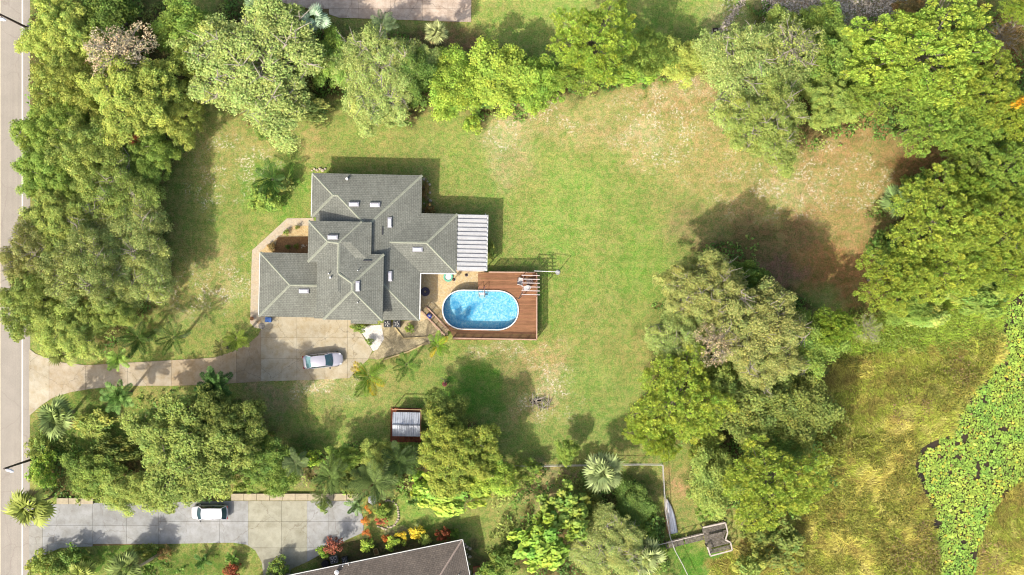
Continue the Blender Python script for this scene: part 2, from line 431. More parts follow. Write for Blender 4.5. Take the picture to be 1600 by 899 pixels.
# ------------------------------------------------------------------ driveways, cast in slabs
def concrete(name, col, stain, var=.12, sc=.9):
    m, n, l, b = node_mat(name)
    pos = worldpos(n)
    f1 = noise(n, l, sc, 6, .7, pos, .2); f2 = noise(n, l, 18, 3, .7, pos); f3 = noise(n, l, .35, 4, .6, pos)
    c = mixc(n, l, ramp(n, l, f1, [(.40, g(0)), (.68, g(1))]), col, stain)
    c = mixc(n, l, 1.0, c, ramp(n, l, f3, [(.3, g(1 - var)), (.7, g(1 + var))]), 'MULTIPLY')
    c = mixc(n, l, 1.0, c, ramp(n, l, f2, [(.3, g(.9)), (.7, g(1.1))]), 'MULTIPLY')
    oi = n.new('ShaderNodeObjectInfo')
    c = mixc(n, l, 1.0, c, oi.outputs['Color'], 'MULTIPLY')
    f5 = noise(n, l, 1.7, 6, .75, pos, .6)
    c = mixc(n, l, ramp(n, l, f5, [(.58, g(0)), (.66, g(.30))]), c, A(112, 100, 84))
    vo = n.new('ShaderNodeTexVoronoi'); vo.feature = 'DISTANCE_TO_EDGE'; vo.inputs['Scale'].default_value = .21
    wv = n.new('ShaderNodeVectorMath'); wv.operation = 'ADD'; l.new(pos, wv.inputs[0])
    nn = n.new('ShaderNodeTexNoise'); nn.inputs['Scale'].default_value = 1.1; nn.inputs['Detail'].default_value = 5; l.new(pos, nn.inputs['Vector'])
    l.new(nn.outputs['Color'], wv.inputs[1]); l.new(wv.outputs[0], vo.inputs['Vector'])
    c = mixc(n, l, ramp(n, l, vo.outputs['Distance'], [(0.0, g(.6)), (.007, g(0))]), c, A(120, 108, 88))
    l.new(c, b.inputs['Base Color']); b.inputs['Roughness'].default_value = .92
    return m
M_joint = mat('joint_dirt', A(120, 104, 66), var=.3)
def slabs(name, poly_px, xs, ys, m, tints, z=.07, rowshift=None):
    poly = [tuple(P(x, y).xy) for x, y in poly_px]
    base = MB().prism(poly, -.15, z - .045).build(name, M_joint); tag(base, kind='structure')
    rng = random.Random(3)
    for i in range(len(xs) - 1):
        yy = ys(i) if callable(ys) else ys
        for j in range(len(yy) - 1):
            gp = .012
            x0, x1 = P(xs[i], 0).x + gp, P(xs[i + 1], 0).x - gp
            y1, y0 = P(0, yy[j]).y - gp, P(0, yy[j + 1]).y + gp
            q = clip_poly(poly, x0, x1, y0, y1)
            if not q: continue
            o = MB().prism(q, z - .04, z + rng.uniform(-.004, .004)).build('slab', m, base)
            t = tints(i, j, rng); o.color = (t[0], t[1], t[2], 1)
    return base
M_conc = concrete('driveway_concrete', A(198, 187, 160), A(178, 160, 124), .12)
DRIVE = [(46, 545), (56, 553), (78, 561), (100, 567), (135, 571), (200, 567), (270, 563), (335, 559), (362, 550), (388, 538), (404, 524), (409, 512), (400, 503),
         (420, 492), (553, 492), (560, 512), (570, 530), (582, 548), (575, 562), (560, 575), (546, 591), (480, 594), (408, 596),
         (335, 601), (270, 603), (190, 603), (140, 608), (110, 613), (82, 622), (64, 634), (46, 650)]
def tint1(i, j, r):
    k = r.uniform(.95, 1.04)
    if i == 0: return (1.06 * k, 1.08 * k, 1.14 * k)
    if i in (1, 2, 3): return (1.02 * k, .99 * k, 1.02 * k)
    if i in (4, 5): return (1.04 * k, .94 * k, .86 * k)
    if i == 6: return (.86 * k, .77 * k, .70 * k)
    return (k, k, k)
slabs('driveway', DRIVE, [40, 77, 134, 200, 268, 333, 370, 408, 464, 508, 543, 600], lambda i: [480, 528, 560, 660] if i >= 7 else [480, 660], M_conc, tint1)
M_conc2 = concrete('neighbour_driveway_concrete', A(180, 180, 176), A(158, 156, 148), .12)
ND = [(46, 795), (80, 788), (150, 786), (240, 786), (300, 784), (360, 783), (452, 783), (560, 783), (568, 812), (568, 832), (545, 842), (505, 864), (480, 878), (455, 889), (450, 910), (413, 910), (409, 878), (399, 860), (385, 851), (365, 848), (250, 850), (160, 853), (95, 856), (72, 866), (58, 880), (46, 900)]
def tint2(i, j, r):
    k = r.uniform(.95, 1.04)
    if i in (6, 7): return (.98 * k, .94 * k, .74 * k)
    if i in (0,): return (1.0 * k, .96 * k, .88 * k)
    if j == 0 and i < 4: return (.9 * k, .9 * k, .9 * k)
    return (k, k, k)
slabs('neighbour_driveway', ND, [40, 67, 145, 198, 248, 343, 388, 440, 480, 514, 580], lambda i: [770, 821, 850, 920] if i < 4 else [770, 815, 856, 920], M_conc2, tint2)
M_conc3 = concrete('far_driveway_concrete', A(232, 210, 186), A(190, 164, 140), .15)
slabs('far_driveway', [(440, -40), (737, -40), (736, 35), (530, 28), (500, 18), (440, 4)], [430, 514, 560, 610, 660, 700, 745], [-50, 14, 60], M_conc3, lambda i, j, r: (r.uniform(.93, 1.02),) * 3)
# low coping wall along the neighbour's driveway
w_ = thing('garden_wall', 'long low beige coping wall along the top edge of the grey driveway', 'wall', P(400, 776))
M_coping = mat('coping', A(192, 178, 148), var=.2, scale=2, bump=.3)
for x0 in range(362, 562, 20):
    a, c_ = P(x0 + .3, 771), P(x0 + 19.7, 781.5)
    MB().prism([(a.x, a.y), (c_.x, a.y), (c_.x, c_.y), (a.x, c_.y)], 0, .35 + random.uniform(-.01, .01)).build('coping_block', M_coping, w_)
w_ = thing('garden_wall', 'short low beige coping wall beside the palm at the road corner', 'wall', P(118, 783))
for x0 in range(90, 146, 19):
    a, c_ = P(x0 + .3, 778), P(x0 + 18.7, 787)
    MB().prism([(a.x, a.y), (c_.x, a.y), (c_.x, c_.y), (a.x, c_.y)], 0, .35 + random.uniform(-.01, .01)).build('coping_block', M_coping, w_)

# ------------------------------------------------------------------ pavers
def paver_material(name, cols, mortar, scale=1.0, rot=0.0, bw=.24, rh=.12):
    m, n, l, b = node_mat(name)
    pos = worldpos(n)
    mp = n.new('ShaderNodeMapping'); mp.inputs['Rotation'].default_value = (0, 0, rot); l.new(pos, mp.inputs[0])
    br = n.new('ShaderNodeTexBrick'); l.new(mp.outputs[0], br.inputs['Vector'])
    br.inputs['Scale'].default_value = 1.0; br.inputs['Brick Width'].default_value = bw; br.inputs['Row Height'].default_value = rh
    br.inputs['Mortar Size'].default_value = .008; br.inputs['Color1'].default_value = cols[0]; br.inputs['Color2'].default_value = cols[1]
    br.inputs['Mortar'].default_value = mortar; br.inputs['Bias'].default_value = 0
    f = noise(n, l, 2.2, 4, .7, pos)
    c = mixc(n, l, ramp(n, l, f, [(.42, g(0)), (.7, g(.8))]), br.outputs['Color'], cols[2])
    f = noise(n, l, 7, 4, .7, pos)
    c = mixc(n, l, 1.0, c, ramp(n, l, f, [(.3, g(.8)), (.7, g(1.2))]), 'MULTIPLY')
    l.new(c, b.inputs['Base Color'])
    bp = n.new('ShaderNodeBump'); bp.inputs['Strength'].default_value = .5; bp.inputs['Distance'].default_value = .01
    l.new(br.outputs['Fac'], bp.inputs['Height']); bp.invert = True; l.new(bp.outputs[0], b.inputs['Normal'])
    return m
M_pathpav = paver_material('path_pavers', (A(216, 202, 176), A(206, 190, 164), A(212, 188, 150)), A(182, 166, 138))
M_patpav = paver_material('patio_pavers', (A(226, 212, 176), A(212, 184, 138), A(226, 200, 140)), A(190, 156, 100), rot=.785)
M_bedpav = paver_material('courtyard_pavers', (A(222, 200, 150), A(204, 170, 118), A(222, 194, 140)), A(160, 130, 86), rot=.785)
def pp(l_): return [tuple(P(x, y).xy) for x, y in l_]
tag(MB().prism(pp([(490, 341), (448.5, 341.5), (394, 391.5), (392.5, 440), (391, 505), (398, 512), (407, 514), (426, 500), (426, 480), (406.5, 480), (406.5, 393), (458, 353), (490, 353)]), -.1, .06).build('front_path', M_pathpav), kind='structure')
tag(MB().prism(pp([(490, 352), (457, 352), (406, 393), (406, 402), (490, 402)]), -.1, .03).build('entry_courtyard', M_bedpav), kind='structure')
tag(MB().prism(pp([(640, 420), (752, 420), (752, 470), (700, 500), (700, 524), (689, 522), (668, 498), (655, 503), (640, 470)]), -.1, .05).build('patio', M_patpav), kind='structure')
M_mulch = mat('bark_mulch', A(150, 112, 70), var=.35, scale=5, bump=.8, fine=.35, fine_scale=16)
mb = MB().prism(pp([(434, 371), (490, 370), (490, 400), (425, 400), (428, 392)]), 0, .09)
o = tag(mb.build('mulch_bed', M_mulch), kind='structure')
M_gravel = mat('white_gravel', A(232, 226, 214), var=.15, scale=3, bump=.8, fine=.3, fine_scale=11)
tag(MB().prism(pp([(558, 510), (596, 508), (600, 530), (590, 546), (583, 549), (572, 530)]), 0, .05).build('gravel_bed', M_gravel), kind='structure')
M_sand = mat('side_yard_dirt', A(196, 180, 140), var=.25, scale=1.6, bump=.5, fine=.25, fine_scale=9, col2=A(160, 146, 112))
tag(MB().prism(pp([(594, 505), (655, 500), (668, 497), (692, 524), (684, 534), (655, 542), (625, 552), (590, 562), (574, 560), (586, 548), (600, 530)]), 0, .04).build('side_yard', M_sand), kind='structure')

# ------------------------------------------------------------------ roofs
def shingle_material(name, c1, c2, c3, ax='slope', rot=0.0):
    """shingle courses follow the eaves: chosen by the face normal"""
    m, n, l, b = node_mat(name)
    geo = n.new('ShaderNodeNewGeometry'); pos = geo.outputs['Position']
    mp = n.new('ShaderNodeMapping'); mp.inputs['Rotation'].default_value = (0, 0, rot); l.new(pos, mp.inputs[0])
    sep = n.new('ShaderNodeSeparateXYZ'); l.new(mp.outputs[0], sep.inputs[0])
    sn = n.new('ShaderNodeVectorRotate'); sn.rotation_type = 'Z_AXIS'; sn.inputs['Angle'].default_value = rot
    l.new(geo.outputs['True Normal'], sn.inputs['Vector'])
    sepn = n.new('ShaderNodeSeparateXYZ'); l.new(sn.outputs[0], sepn.inputs[0])
    ab = n.new('ShaderNodeMath'); ab.operation = 'ABSOLUTE'; l.new(sepn.outputs[0], ab.inputs[0])
    ab2 = n.new('ShaderNodeMath'); ab2.operation = 'ABSOLUTE'; l.new(sepn.outputs[1], ab2.inputs[0])
    gt = n.new('ShaderNodeMath'); gt.operation = 'GREATER_THAN'; l.new(ab.outputs[0], gt.inputs[0]); l.new(ab2.outputs[0], gt.inputs[1])
    cmb1 = n.new('ShaderNodeCombineXYZ'); l.new(sep.outputs[0], cmb1.inputs[0]); l.new(sep.outputs[1], cmb1.inputs[1])
    cmb2 = n.new('ShaderNodeCombineXYZ'); l.new(sep.outputs[1], cmb2.inputs[0]); l.new(sep.outputs[0], cmb2.inputs[1])
    mx = n.new('ShaderNodeMix'); mx.data_type = 'VECTOR'; l.new(gt.outputs[0], mx.inputs['Factor'])
    l.new(cmb1.outputs[0], mx.inputs['A']); l.new(cmb2.outputs[0], mx.inputs['B']); uv = mx.outputs['Result']
    br = n.new('ShaderNodeTexBrick'); l.new(uv, br.inputs['Vector']); br.inputs['Scale'].default_value = 1
    br.inputs['Brick Width'].default_value = .33; br.inputs['Row Height'].default_value = .21; br.inputs['Mortar Size'].default_value = .018
    br.inputs['Color1'].default_value = c1; br.inputs['Color2'].default_value = c2; br.inputs['Mortar'].default_value = c3
    f1 = noise(n, l, 3.2, 5, .8, pos); f2 = noise(n, l, .4, 4, .6, pos); f3 = noise(n, l, 15, 2, .7, pos)
    c = mixc(n, l, 1.0, br.outputs['Color'], ramp(n, l, f1, [(.3, g(.86)), (.7, g(1.14))]), 'MULTIPLY')
    c = mixc(n, l, 1.0, c, ramp(n, l, f2, [(.38, g(.90)), (.62, g(1.08))]), 'MULTIPLY')
    mp3 = n.new('ShaderNodeMapping'); mp3.inputs['Scale'].default_value = (5, .5, 1); l.new(uv, mp3.inputs[0])
    c = mixc(n, l, 1.0, c, ramp(n, l, noise(n, l, .8, 4, .7, mp3.outputs[0]), [(.38, g(.92)), (.62, g(1.06))]), 'MULTIPLY')
    c = mixc(n, l, 1.0, c, ramp(n, l, f3, [(.3, g(.84)), (.7, g(1.16))]), 'MULTIPLY')
    l.new(c, b.inputs['Base Color']); b.inputs['Roughness'].default_value = .95
    bp = n.new('ShaderNodeBump'); bp.inputs['Strength'].default_value = .6; bp.inputs['Distance'].default_value = .012; bp.invert = True
    l.new(br.outputs['Fac'], bp.inputs['Height']); l.new(bp.outputs[0], b.inputs['Normal'])
    return m
HT = math.radians(1.2)
def H(lx, ly, h=0.0):
    """house frame (photo pixels about 600,400, turned 1.2 degrees) to world at height h"""
    c, s = math.cos(HT), math.sin(HT)
    return P(600 + lx * c - ly * s, 400 + lx * s + ly * c, h)
M_shing = shingle_material('grey_shingles', A(138, 139, 127), A(130, 131, 119), A(108, 108, 98), rot=HT)
M_cap = mat('ridge_cap_shingle', A(160, 162, 142), var=.12, scale=3, fine=.2, fine_scale=9)
M_wall = mat('stucco_cream', A(212, 202, 178), var=.08)
M_white = mat('white_trim', A(236, 234, 226), var=.05, rough=.5)
M_wood_soffit = mat('soffit', A(196, 190, 176), var=.06)
E1, E2, ED, SL = 3.0, 4.8, 2.75, 0.25

class Hip:
    """hip roof on the local rectangle x0..x1, y0..y1 at eave height e; heights follow distance from the eaves"""
    def __init__(s, x0, x1, y0, y1, e, fx=1.0, lift=0.0):
        s.p = [H(x0, y1, e), H(x1, y1, e), H(x1, y0, e), H(x0, y0, e)]      # SW SE NE NW in the world
        ex = (s.p[1] - s.p[0]); ey = (s.p[3] - s.p[0]); s.L = ex.length; s.D = ey.length; s.ex = ex.normalized(); s.ey = ey.normalized()
        s.o = s.p[0]; s.e = e + lift
        hd = min(s.L, s.D) / 2; s.h = hd * SL
        if s.L >= s.D: a, b_ = (hd, hd), (s.L - hd, hd)
        else: a, b_ = (hd, hd), (hd, s.D - hd)
        s.a, s.b = a, b_
    def w(s, x, y, z=0): 
        v = s.o + s.ex * x + s.ey * y; return Vector((v.x, v.y, s.e + z))
    def z(s, x, y): return min(x, s.L - x, y, s.D - y) * SL
    def mesh(s, mb, t=.16):
        c = [s.w(0, 0), s.w(s.L, 0), s.w(s.L, s.D), s.w(0, s.D)]
        a = s.w(*s.a, s.h); b_ = s.w(*s.b, s.h)
        lo = [v - Vector((0, 0, t)) for v in c]
        if s.L >= s.D: fs = [(0, 1, 5, 4), (1, 2, 5), (2, 3, 4, 5), (3, 0, 4)]
        else: fs = [(0, 1, 4), (1, 2, 5, 4), (2, 3, 5), (3, 0, 4, 5)]
        fs += [(6, 7, 1, 0), (7, 8, 2, 1), (8, 9, 3, 2), (9, 6, 0, 3), (9, 8, 7, 6)]
        mb.add(c + [a, b_] + lo, fs)
    def caps(s): 
        return
def cap(p, q, parent, wd=.3, m=None):
    """ridge or hip cap from p to q: a low folded strip"""
    p = Vector(p); q = Vector(q); d = (q - p).normalized(); sd_ = d.cross(Vector((0, 0, 1))).normalized()
    mb = MB(); vs = []
    for k in (p, q):
        vs += [k - sd_ * wd / 2 + Vector((0, 0, -.03)), k + Vector((0, 0, .05)), k + sd_ * wd / 2 + Vector((0, 0, -.03)), k - sd_ * wd / 2 + Vector((0, 0, -.12)), k + sd_ * wd / 2 + Vector((0, 0, -.12))]
    mb.add(vs, [(0, 1, 6, 5), (1, 2, 7, 6), (3, 0, 5, 8), (2, 4, 9, 7), (0, 3, 4, 2, 1), (5, 6, 7, 9, 8)])
    return mb.build('ridge_cap', m or M_cap, parent)

house = thing('house', 'large grey shingle hip roofed house with skylights beside the oval pool', 'house', H(-30, -10))
# blocks in local pixels
M_ = Hip(-107.5, 57, -127, 100, E1)
A0 = Hip(-114.5, 20, -127, -58, E1, lift=.012)
B_ = Hip(-40, 113.5, -67.8, 25, E1, lift=.006)
D_ = Hip(-193.5, -33, -1.5, 98.6, ED)
F_ = Hip(-119, -20, -52.5, 12, E2, lift=.012)
G_ = Hip(-104, -35.5, -52.5, 90, E2, lift=.006)
Eb = Hip(-93, 0, -2.5, 101.5, E2, lift=.018)
mb = MB()
for hp in (M_, A0, B_): hp.mesh(mb)
r_low = mb.build('roof', M_shing, house)
mb = MB()
for hp in (D_, F_, G_, Eb): hp.mesh(mb)
wall_low = ED
# small flat-pitched drop eave over the garage door
q0, q1 = H(-50, 97, 3.0), H(-8, 97, 3.0); q2, q3 = H(-8, 107, 2.7), H(-50, 107, 2.7)
mb.add([q3, q2, q1, q0] + [v - Vector((0, 0, .12)) for v in (q3, q2, q1, q0)], [(0, 1, 2, 3), (7, 6, 5, 4), (4, 5, 1, 0), (5, 6, 2, 1), (6, 7, 3, 2), (7, 4, 0, 3)])
r_up = mb.build('roof', M_shing, house)
def lc(hp, x, y): return hp.w(x, y, hp.z(x, y))
# caps: M_ north-west hip, north-east hip, ridge, south-east hip
a1 = A0.D / 2
cap(A0.w(0, A0.D), A0.w(a1, a1, A0.h), r_low); cap(A0.w(0, 0), A0.w(a1, a1, A0.h), r_low)
mx0 = a1 + (M_.o - A0.o).dot(A0.ex) * 0
mh = M_.L / 2
cap(A0.w(a1, a1, A0.h), M_.w(a1, M_.D - a1, a1 * SL), r_low)
cap(M_.w(a1, M_.D - a1, a1 * SL), M_.w(mh, M_.D - mh, M_.h), r_low)
cap(M_.w(M_.L, M_.D), M_.w(mh, M_.D - mh, M_.h), r_low)
cap(M_.w(M_.L, 0), M_.w(M_.L * .6, M_.L * .4, M_.L * .4 * SL), r_low)
bh = B_.D / 2
cap(B_.w(B_.L, 0), B_.w(B_.L - bh, bh, B_.h), r_low); cap(B_.w(B_.L, B_.D), B_.w(B_.L - bh, bh, B_.h), r_low)
cap(B_.w(B_.L - bh, bh, B_.h), B_.w(B_.L - bh - 57 / SC, bh, B_.h), r_low)
dh = D_.D / 2
cap(D_.w(0, 0), D_.w(dh, dh, D_.h), r_up); cap(D_.w(0, D_.D), D_.w(dh, dh, D_.h), r_up)
cap(D_.w(dh, dh, D_.h), D_.w(dh + 54 / SC, dh, D_.h), r_up)
eh = Eb.L / 2
cap(Eb.w(0, 0), Eb.w(eh, eh, Eb.h), r_up); cap(Eb.w(Eb.L, 0), Eb.w(eh, eh, Eb.h), r_up)
cap(Eb.w(eh, eh, Eb.h), Eb.w(eh, Eb.D - eh, Eb.h), r_up)
cap(Eb.w(Eb.L, Eb.D), Eb.w(eh, Eb.D - eh, Eb.h), r_up)
gh = G_.L / 2; fh = F_.D / 2
gtop = G_.w(gh, G_.D - gh, G_.h)
cap(F_.w(0, F_.D), F_.w(fh, fh, F_.h), r_up); cap(F_.w(0, 0), F_.w(fh, fh, F_.h), r_up)
cap(F_.w(fh, fh, F_.h), gtop, r_up); cap(G_.w(G_.L, G_.D), gtop, r_up)
g2 = G_.w(gh, G_.D - gh - 47 / SC * .96, G_.h)
cap(gtop, g2, r_up); cap(g2, Eb.w(eh, Eb.D - eh, Eb.h), r_up)
# small dutch gablet where the garage ridge ends
t0 = D_.w(dh + 54 / SC, dh, D_.h); 
k = 15 / SC
ap = t0 + D_.ex * k * 1.0 + Vector((0, 0, -.05)); s1 = t0 + D_.ey * k + Vector((0, 0, -k * SL)); s2 = t0 - D_.ey * k + Vector((0, 0, -k * SL))
cap(s1, ap, r_up, .24); cap(s2, ap, r_up, .24)

# walls: inset from the eaves
def wall_block(hp, inset, top, name='wall'):
    mb = MB(); mb.prism([hp.w(inset, inset), hp.w(hp.L - inset, inset), hp.w(hp.L - inset, hp.D - inset), hp.w(inset, hp.D - inset)], 0, top)
    return mb.build(name, M_wall, house)
wall_block(M_, .45, E1 - .17); wall_block(A0, .46, E1 - .18); wall_block(B_, .47, E1 - .17)
wD = wall_block(D_, .45, ED - .17); wall_block(F_, .46, E2 - .18); wE = wall_block(Eb, .47, E2 - .17)
# gutters and fascia
def gutter(p, q, wd=.13):
    p = Vector(p); q = Vector(q); d = (q - p).normalized(); o_ = d.cross(Vector((0, 0, 1))).normalized()
    MB().bar(p + o_ * wd / 2 + Vector((0, 0, -.07)), q + o_ * wd / 2 + Vector((0, 0, -.07)), wd, .13).build('gutter', M_white, house)
vx = H(57, 25.5, E1)
gutter(M_.w(M_.L + .0, 0), Vector((vx.x, vx.y, E1)), .12); gutter(Vector((vx.x + .02, vx.y, E1)), B_.w(B_.L, 0), .12)
for hp, edges in ((A0, [(0, 1, 0, 0)]),):
    gutter(A0.w(0, A0.D), A0.w(0, 0), .08)
gutter(M_.w(M_.L, 0), M_.w(M_.L, 0) + M_.ey * .1, .1)
gutter(D_.w(0, D_.D), D_.w(0, 0), .08)
# garage doors, front door and windows (the openings one would see from lower down)
M_glass = mat('window_glass', A(70, 84, 92), rough=.08, var=.1, spec=.6)
def wall_open(hp, side, at, wd, z0, z1, name, m, inset=.45):
    if side == 's': c = hp.w(at, inset, 0); d = hp.ex; nrm = -hp.ey
    elif side == 'e': c = hp.w(hp.L - inset, at, 0); d = hp.ey; nrm = hp.ex
    elif side == 'n': c = hp.w(at, hp.D - inset, 0); d = hp.ex; nrm = hp.ey
    else: c = hp.w(inset, at, 0); d = hp.ey; nrm = -hp.ex
    rz = math.atan2(d.y, d.x)
    fr = MB().box((c.x + nrm.x * .03, c.y + nrm.y * .03, (z0 + z1) / 2), (wd + .16, .08, z1 - z0 + .16), rz).build(name, M_white, house)
    MB().box((c.x + nrm.x * .05, c.y + nrm.y * .05, (z0 + z1) / 2), (wd, .08, z1 - z0), rz).build('pane' if name == 'window' else 'panel', m, fr)
M_gdoor = mat('garage_door_paint', A(222, 216, 200), var=.05)
wall_open(D_, 's', 3.6, 4.9, 0, 2.3, 'garage_door', M_gdoor); wall_open(Eb, 's', 3.6, 2.6, 0, 2.3, 'garage_door', M_gdoor, .47)
for s_, at_ in (('w', 2.2), ('w', 5.4)): wall_open(D_, s_, at_, 1.2, 1.0, 2.2, 'window', M_glass)
for at_ in (2, 6, 10): wall_open(M_, 'n', at_, 1.3, 1.0, 2.2, 'window', M_glass)
for at_ in (1.5, 4.0): wall_open(M_, 'e', at_, 1.3, .9, 2.2, 'window', M_glass)
wall_open(A0, 'w', 2.6, 1.2, 1.0, 2.2, 'window', M_glass, .46); wall_open(Eb, 's', 3.6, 1.4, 3.6, 4.7, 'window', M_glass, .47)
# skylights
M_sky = mat('skylight_dome', A(214, 210, 214), rough=.35, var=.03, fine=.02, spec=.5)
M_skyf = mat('skylight_frame', A(150, 150, 150), var=.05)
def skylight(px, py, hz, horiz):
    p = P(px, py, hz); c = p
    # tilt with the roof it sits in
    if horiz: size = (1.12, .46)
    else: size = (.42, 1.12)
    mb = MB().box((0, 0, 0), (size[0] + .1, size[1] + .1, .22)); s_ = thing_part(house, 'skylight', mb, M_skyf, c)
    mb = MB(); a_, b_ = size[0] / 2, size[1] / 2
    vs = [(-a_, -b_, .11), (a_, -b_, .11), (a_, b_, .11), (-a_, b_, .11), (-a_ * .8, -b_ * .7, .2), (a_ * .8, -b_ * .7, .2), (a_ * .8, b_ * .7, .2), (-a_ * .8, b_ * .7, .2)]
    mb.add(vs, [(0, 1, 5, 4), (1, 2, 6, 5), (2, 3, 7, 6), (3, 0, 4, 7), (4, 5, 6, 7)])
    o = link('lens', mb.mesh('lens', M_sky), s_)
def thing_part(root, name, mb, m, at, rz=0.0):
    o = link(name, mb.mesh(name, m), root, loc=Vector(at) - Vector(root.location), rot=(0, 0, rz)); return o
def roof_h(px, py, blocks):
    best = 0
    for hp in blocks:
        for it in range(1):
            e_ = hp.e
            p = P(px, py, e_ + 1.5)
            v = p - hp.o; x = v.dot(hp.ex); y = v.dot(hp.ey)
            if 0 <= x <= hp.L and 0 <= y <= hp.D: best = max(best, e_ + hp.z(x, y))
    return best
LOW = [M_, A0, B_]; UP = [D_, F_, G_, Eb]
for px, py, bl, hz in ((553, 319.5, LOW, 1), (586, 320.5, LOW, 1), (609, 348, LOW, 0), (652.5, 390, LOW, 1), (520, 371, UP, 1), (475, 455, UP, 1), (559, 447.5, UP, 0), (609.5, 432, LOW, 0)):
    skylight(px, py, roof_h(px, py, bl) + .04, hz)
M_pvc = mat('pvc_white', A(238, 236, 232), var=.03)
for px, py, bl, r_ in ((542.5, 280, LOW, .16), (516.5, 434, UP, .12), (514, 428, UP, .07), (559.5, 423, UP, .06), (559, 473, UP, .06)):
    z = roof_h(px, py, bl); thing_part(house, 'vent_pipe', MB().tube([(0, 0, -.15), (0, 0, .38)], r_, 10), M_pvc, P(px, py, z))
M_dark = mat('dark_metal', A(70, 70, 72), rough=.5, var=.1)
for px, py, bl, lx, ly in ((597.5, 361, LOW, .09, .95), (574, 407.5, UP, .95, .09)):
    z = roof_h(px, py, bl); thing_part(house, 'roof_vent', MB().box((0, 0, .06), (lx, ly, .16)), M_dark, P(px, py, z))

# ribbed metal porch roof on the east side
porch = thing('porch_cover', 'white ribbed metal porch roof on the east end of the grey roofed house', 'porch roof', H(136, -22))
M_rib = mat('white_ribbed_metal', A(196, 196, 194), rough=.45, var=.1, scale=1.2, fine=.08, spec=.4, fine_scale=5)
ph = 2.75
y0_, y1_ = -67.5, 20.5; npan = 13
for i in range(npan):
    ya, yb = y0_ + (y1_ - y0_) * i / npan, y0_ + (y1_ - y0_) * (i + 1) / npan
    mb = MB()
    prof = [(0, .0), (.10, .16), (.55, .16), (.66, .0), (.96, .0), (.961, -.05), (.99, -.05)]
    top = []
    for t, z in prof:
        ly = ya + (yb - ya) * t
        top.append((H(114.2, ly, ph + .12), H(160.5, ly, ph), z))
    vs = []
    for a_, b_, z in top: vs += [a_ + Vector((0, 0, z)), b_ + Vector((0, 0, z)), a_ + Vector((0, 0, z - .03)), b_ + Vector((0, 0, z - .03))]
    fs = []
    for k_ in range(len(top) - 1):
        a_ = k_ * 4; b_ = a_ + 4; fs += [(a_, b_, b_ + 1, a_ + 1), (a_ + 2, a_ + 3, b_ + 3, b_ + 2), (a_ + 1, b_ + 1, b_ + 3, a_ + 3), (a_, a_ + 2, b_ + 2, b_)]
    mb.add(vs, fs).build('roof_panel', M_rib, porch)
MB().bar(H(160.9, y0_, ph - .02), H(160.9, y1_, ph - .02), .12, .16).build('gutter', M_white, porch)
for ly in (-66, -22, 19): 
    q = H(158, ly, 0); MB().bar((q.x, q.y, 0), (q.x, q.y, ph - .12), .12, .12).build('post', M_white, porch)
MB().bar(H(158, y0_ + 1, ph - .12), H(158, y1_ - 1, ph - .12), .1, .18).build('beam', M_white, porch)
MB().prism([H(114, -66), H(159, -66), H(159, 22), H(114, 22)], 0, .1).build('floor_slab', M_conc3, porch)

# neighbour's house
nb = thing('house', 'brown shingled neighbour house cut off by the bottom edge of the photo', 'house', P(640, 900))
NE = 2.9
nx = (P(722, 844, NE) - P(460, 898, NE)); nxu = nx.normalized(); nyu = Vector((-nxu.y, nxu.x, 0))
tl = P(380, 914.5, NE); tr = P(722, 844, NE)
Ln = (tr - tl).length; Dn = 11.0
M_bshing = shingle_material('brown_shingles', A(128, 116, 104), A(114, 104, 94), A(92, 84, 76), rot=-math.atan2(nxu.y, nxu.x))
o_ = tl - nyu * Dn
def nw(x, y, z=0): v = o_ + nxu * x + nyu * y; return Vector((v.x, v.y, NE + z))
hn = Dn / 2 * .40
mb = MB(); cc = [nw(0, 0), nw(Ln, 0), nw(Ln, Dn), nw(0, Dn)]
mb.add(cc + [nw(Dn / 2, Dn / 2, hn), nw(Ln - Dn / 2, Dn / 2, hn)] + [v - Vector((0, 0, .15)) for v in cc],
       [(0, 1, 5, 4), (1, 2, 5), (2, 3, 4, 5), (3, 0, 4), (6, 7, 1, 0), (7, 8, 2, 1), (8, 9, 3, 2), (9, 6, 0, 3), (9, 8, 7, 6)])
nr = mb.build('roof', M_bshing, nb)
M_bcap = mat('brown_cap', A(178, 158, 144), var=.1, fine_scale=9)
cap(nw(Ln, Dn), nw(Ln - Dn / 2, Dn / 2, hn), nr, .2, M_bcap); cap(nw(Ln - Dn / 2, Dn / 2, hn), nw(Dn / 2, Dn / 2, hn), nr, .25, M_bcap); cap(nw(Ln, 0), nw(Ln - Dn / 2, Dn / 2, hn), nr, .2, M_bcap)
MB().prism([nw(.5, .5), nw(Ln - .5, .5), nw(Ln - .5, Dn - .5), nw(.5, Dn - .5)], 0, NE - .16).build('wall', M_wall, nb)
MB().bar(nw(Ln + .06, Dn + .04, -.05), nw(0, Dn + .04, -.05), .08, .1).build('gutter', M_white, nb)
MB().bar(nw(Ln + .07, Dn, -.05), nw(Ln + .05, 0, -.05), .08, .1).build('gutter', M_white, nb)
MB().bar(nw(Ln - .08, Dn - .07, -.0), nw(0, Dn - .07, -.0), .08, .06).build('drip_edge', M_dark, nb)
def on_nroof(px, py):
    p = P(px, py, NE + .5); v = p - o_; x = v.dot(nxu); y = v.dot(nyu)
    return P(px, py, NE + min(Dn - y, Ln - x) * .40)
q = on_nroof(527, 893)
v_ = thing_part(nb, 'roof_turbine', MB().tube([(0, 0, -.1), (0, 0, .25), (0, 0, .5), (0, 0, .62)], [.15, .15, .28, .1], 12), M_pvc, q)
for px, py in ((536, 884), (545, 882), (717, 898)): thing_part(nb, 'vent_pipe', MB().tube([(0, 0, -.1), (0, 0, .3)], .06, 8), M_pvc, on_nroof(px, py))

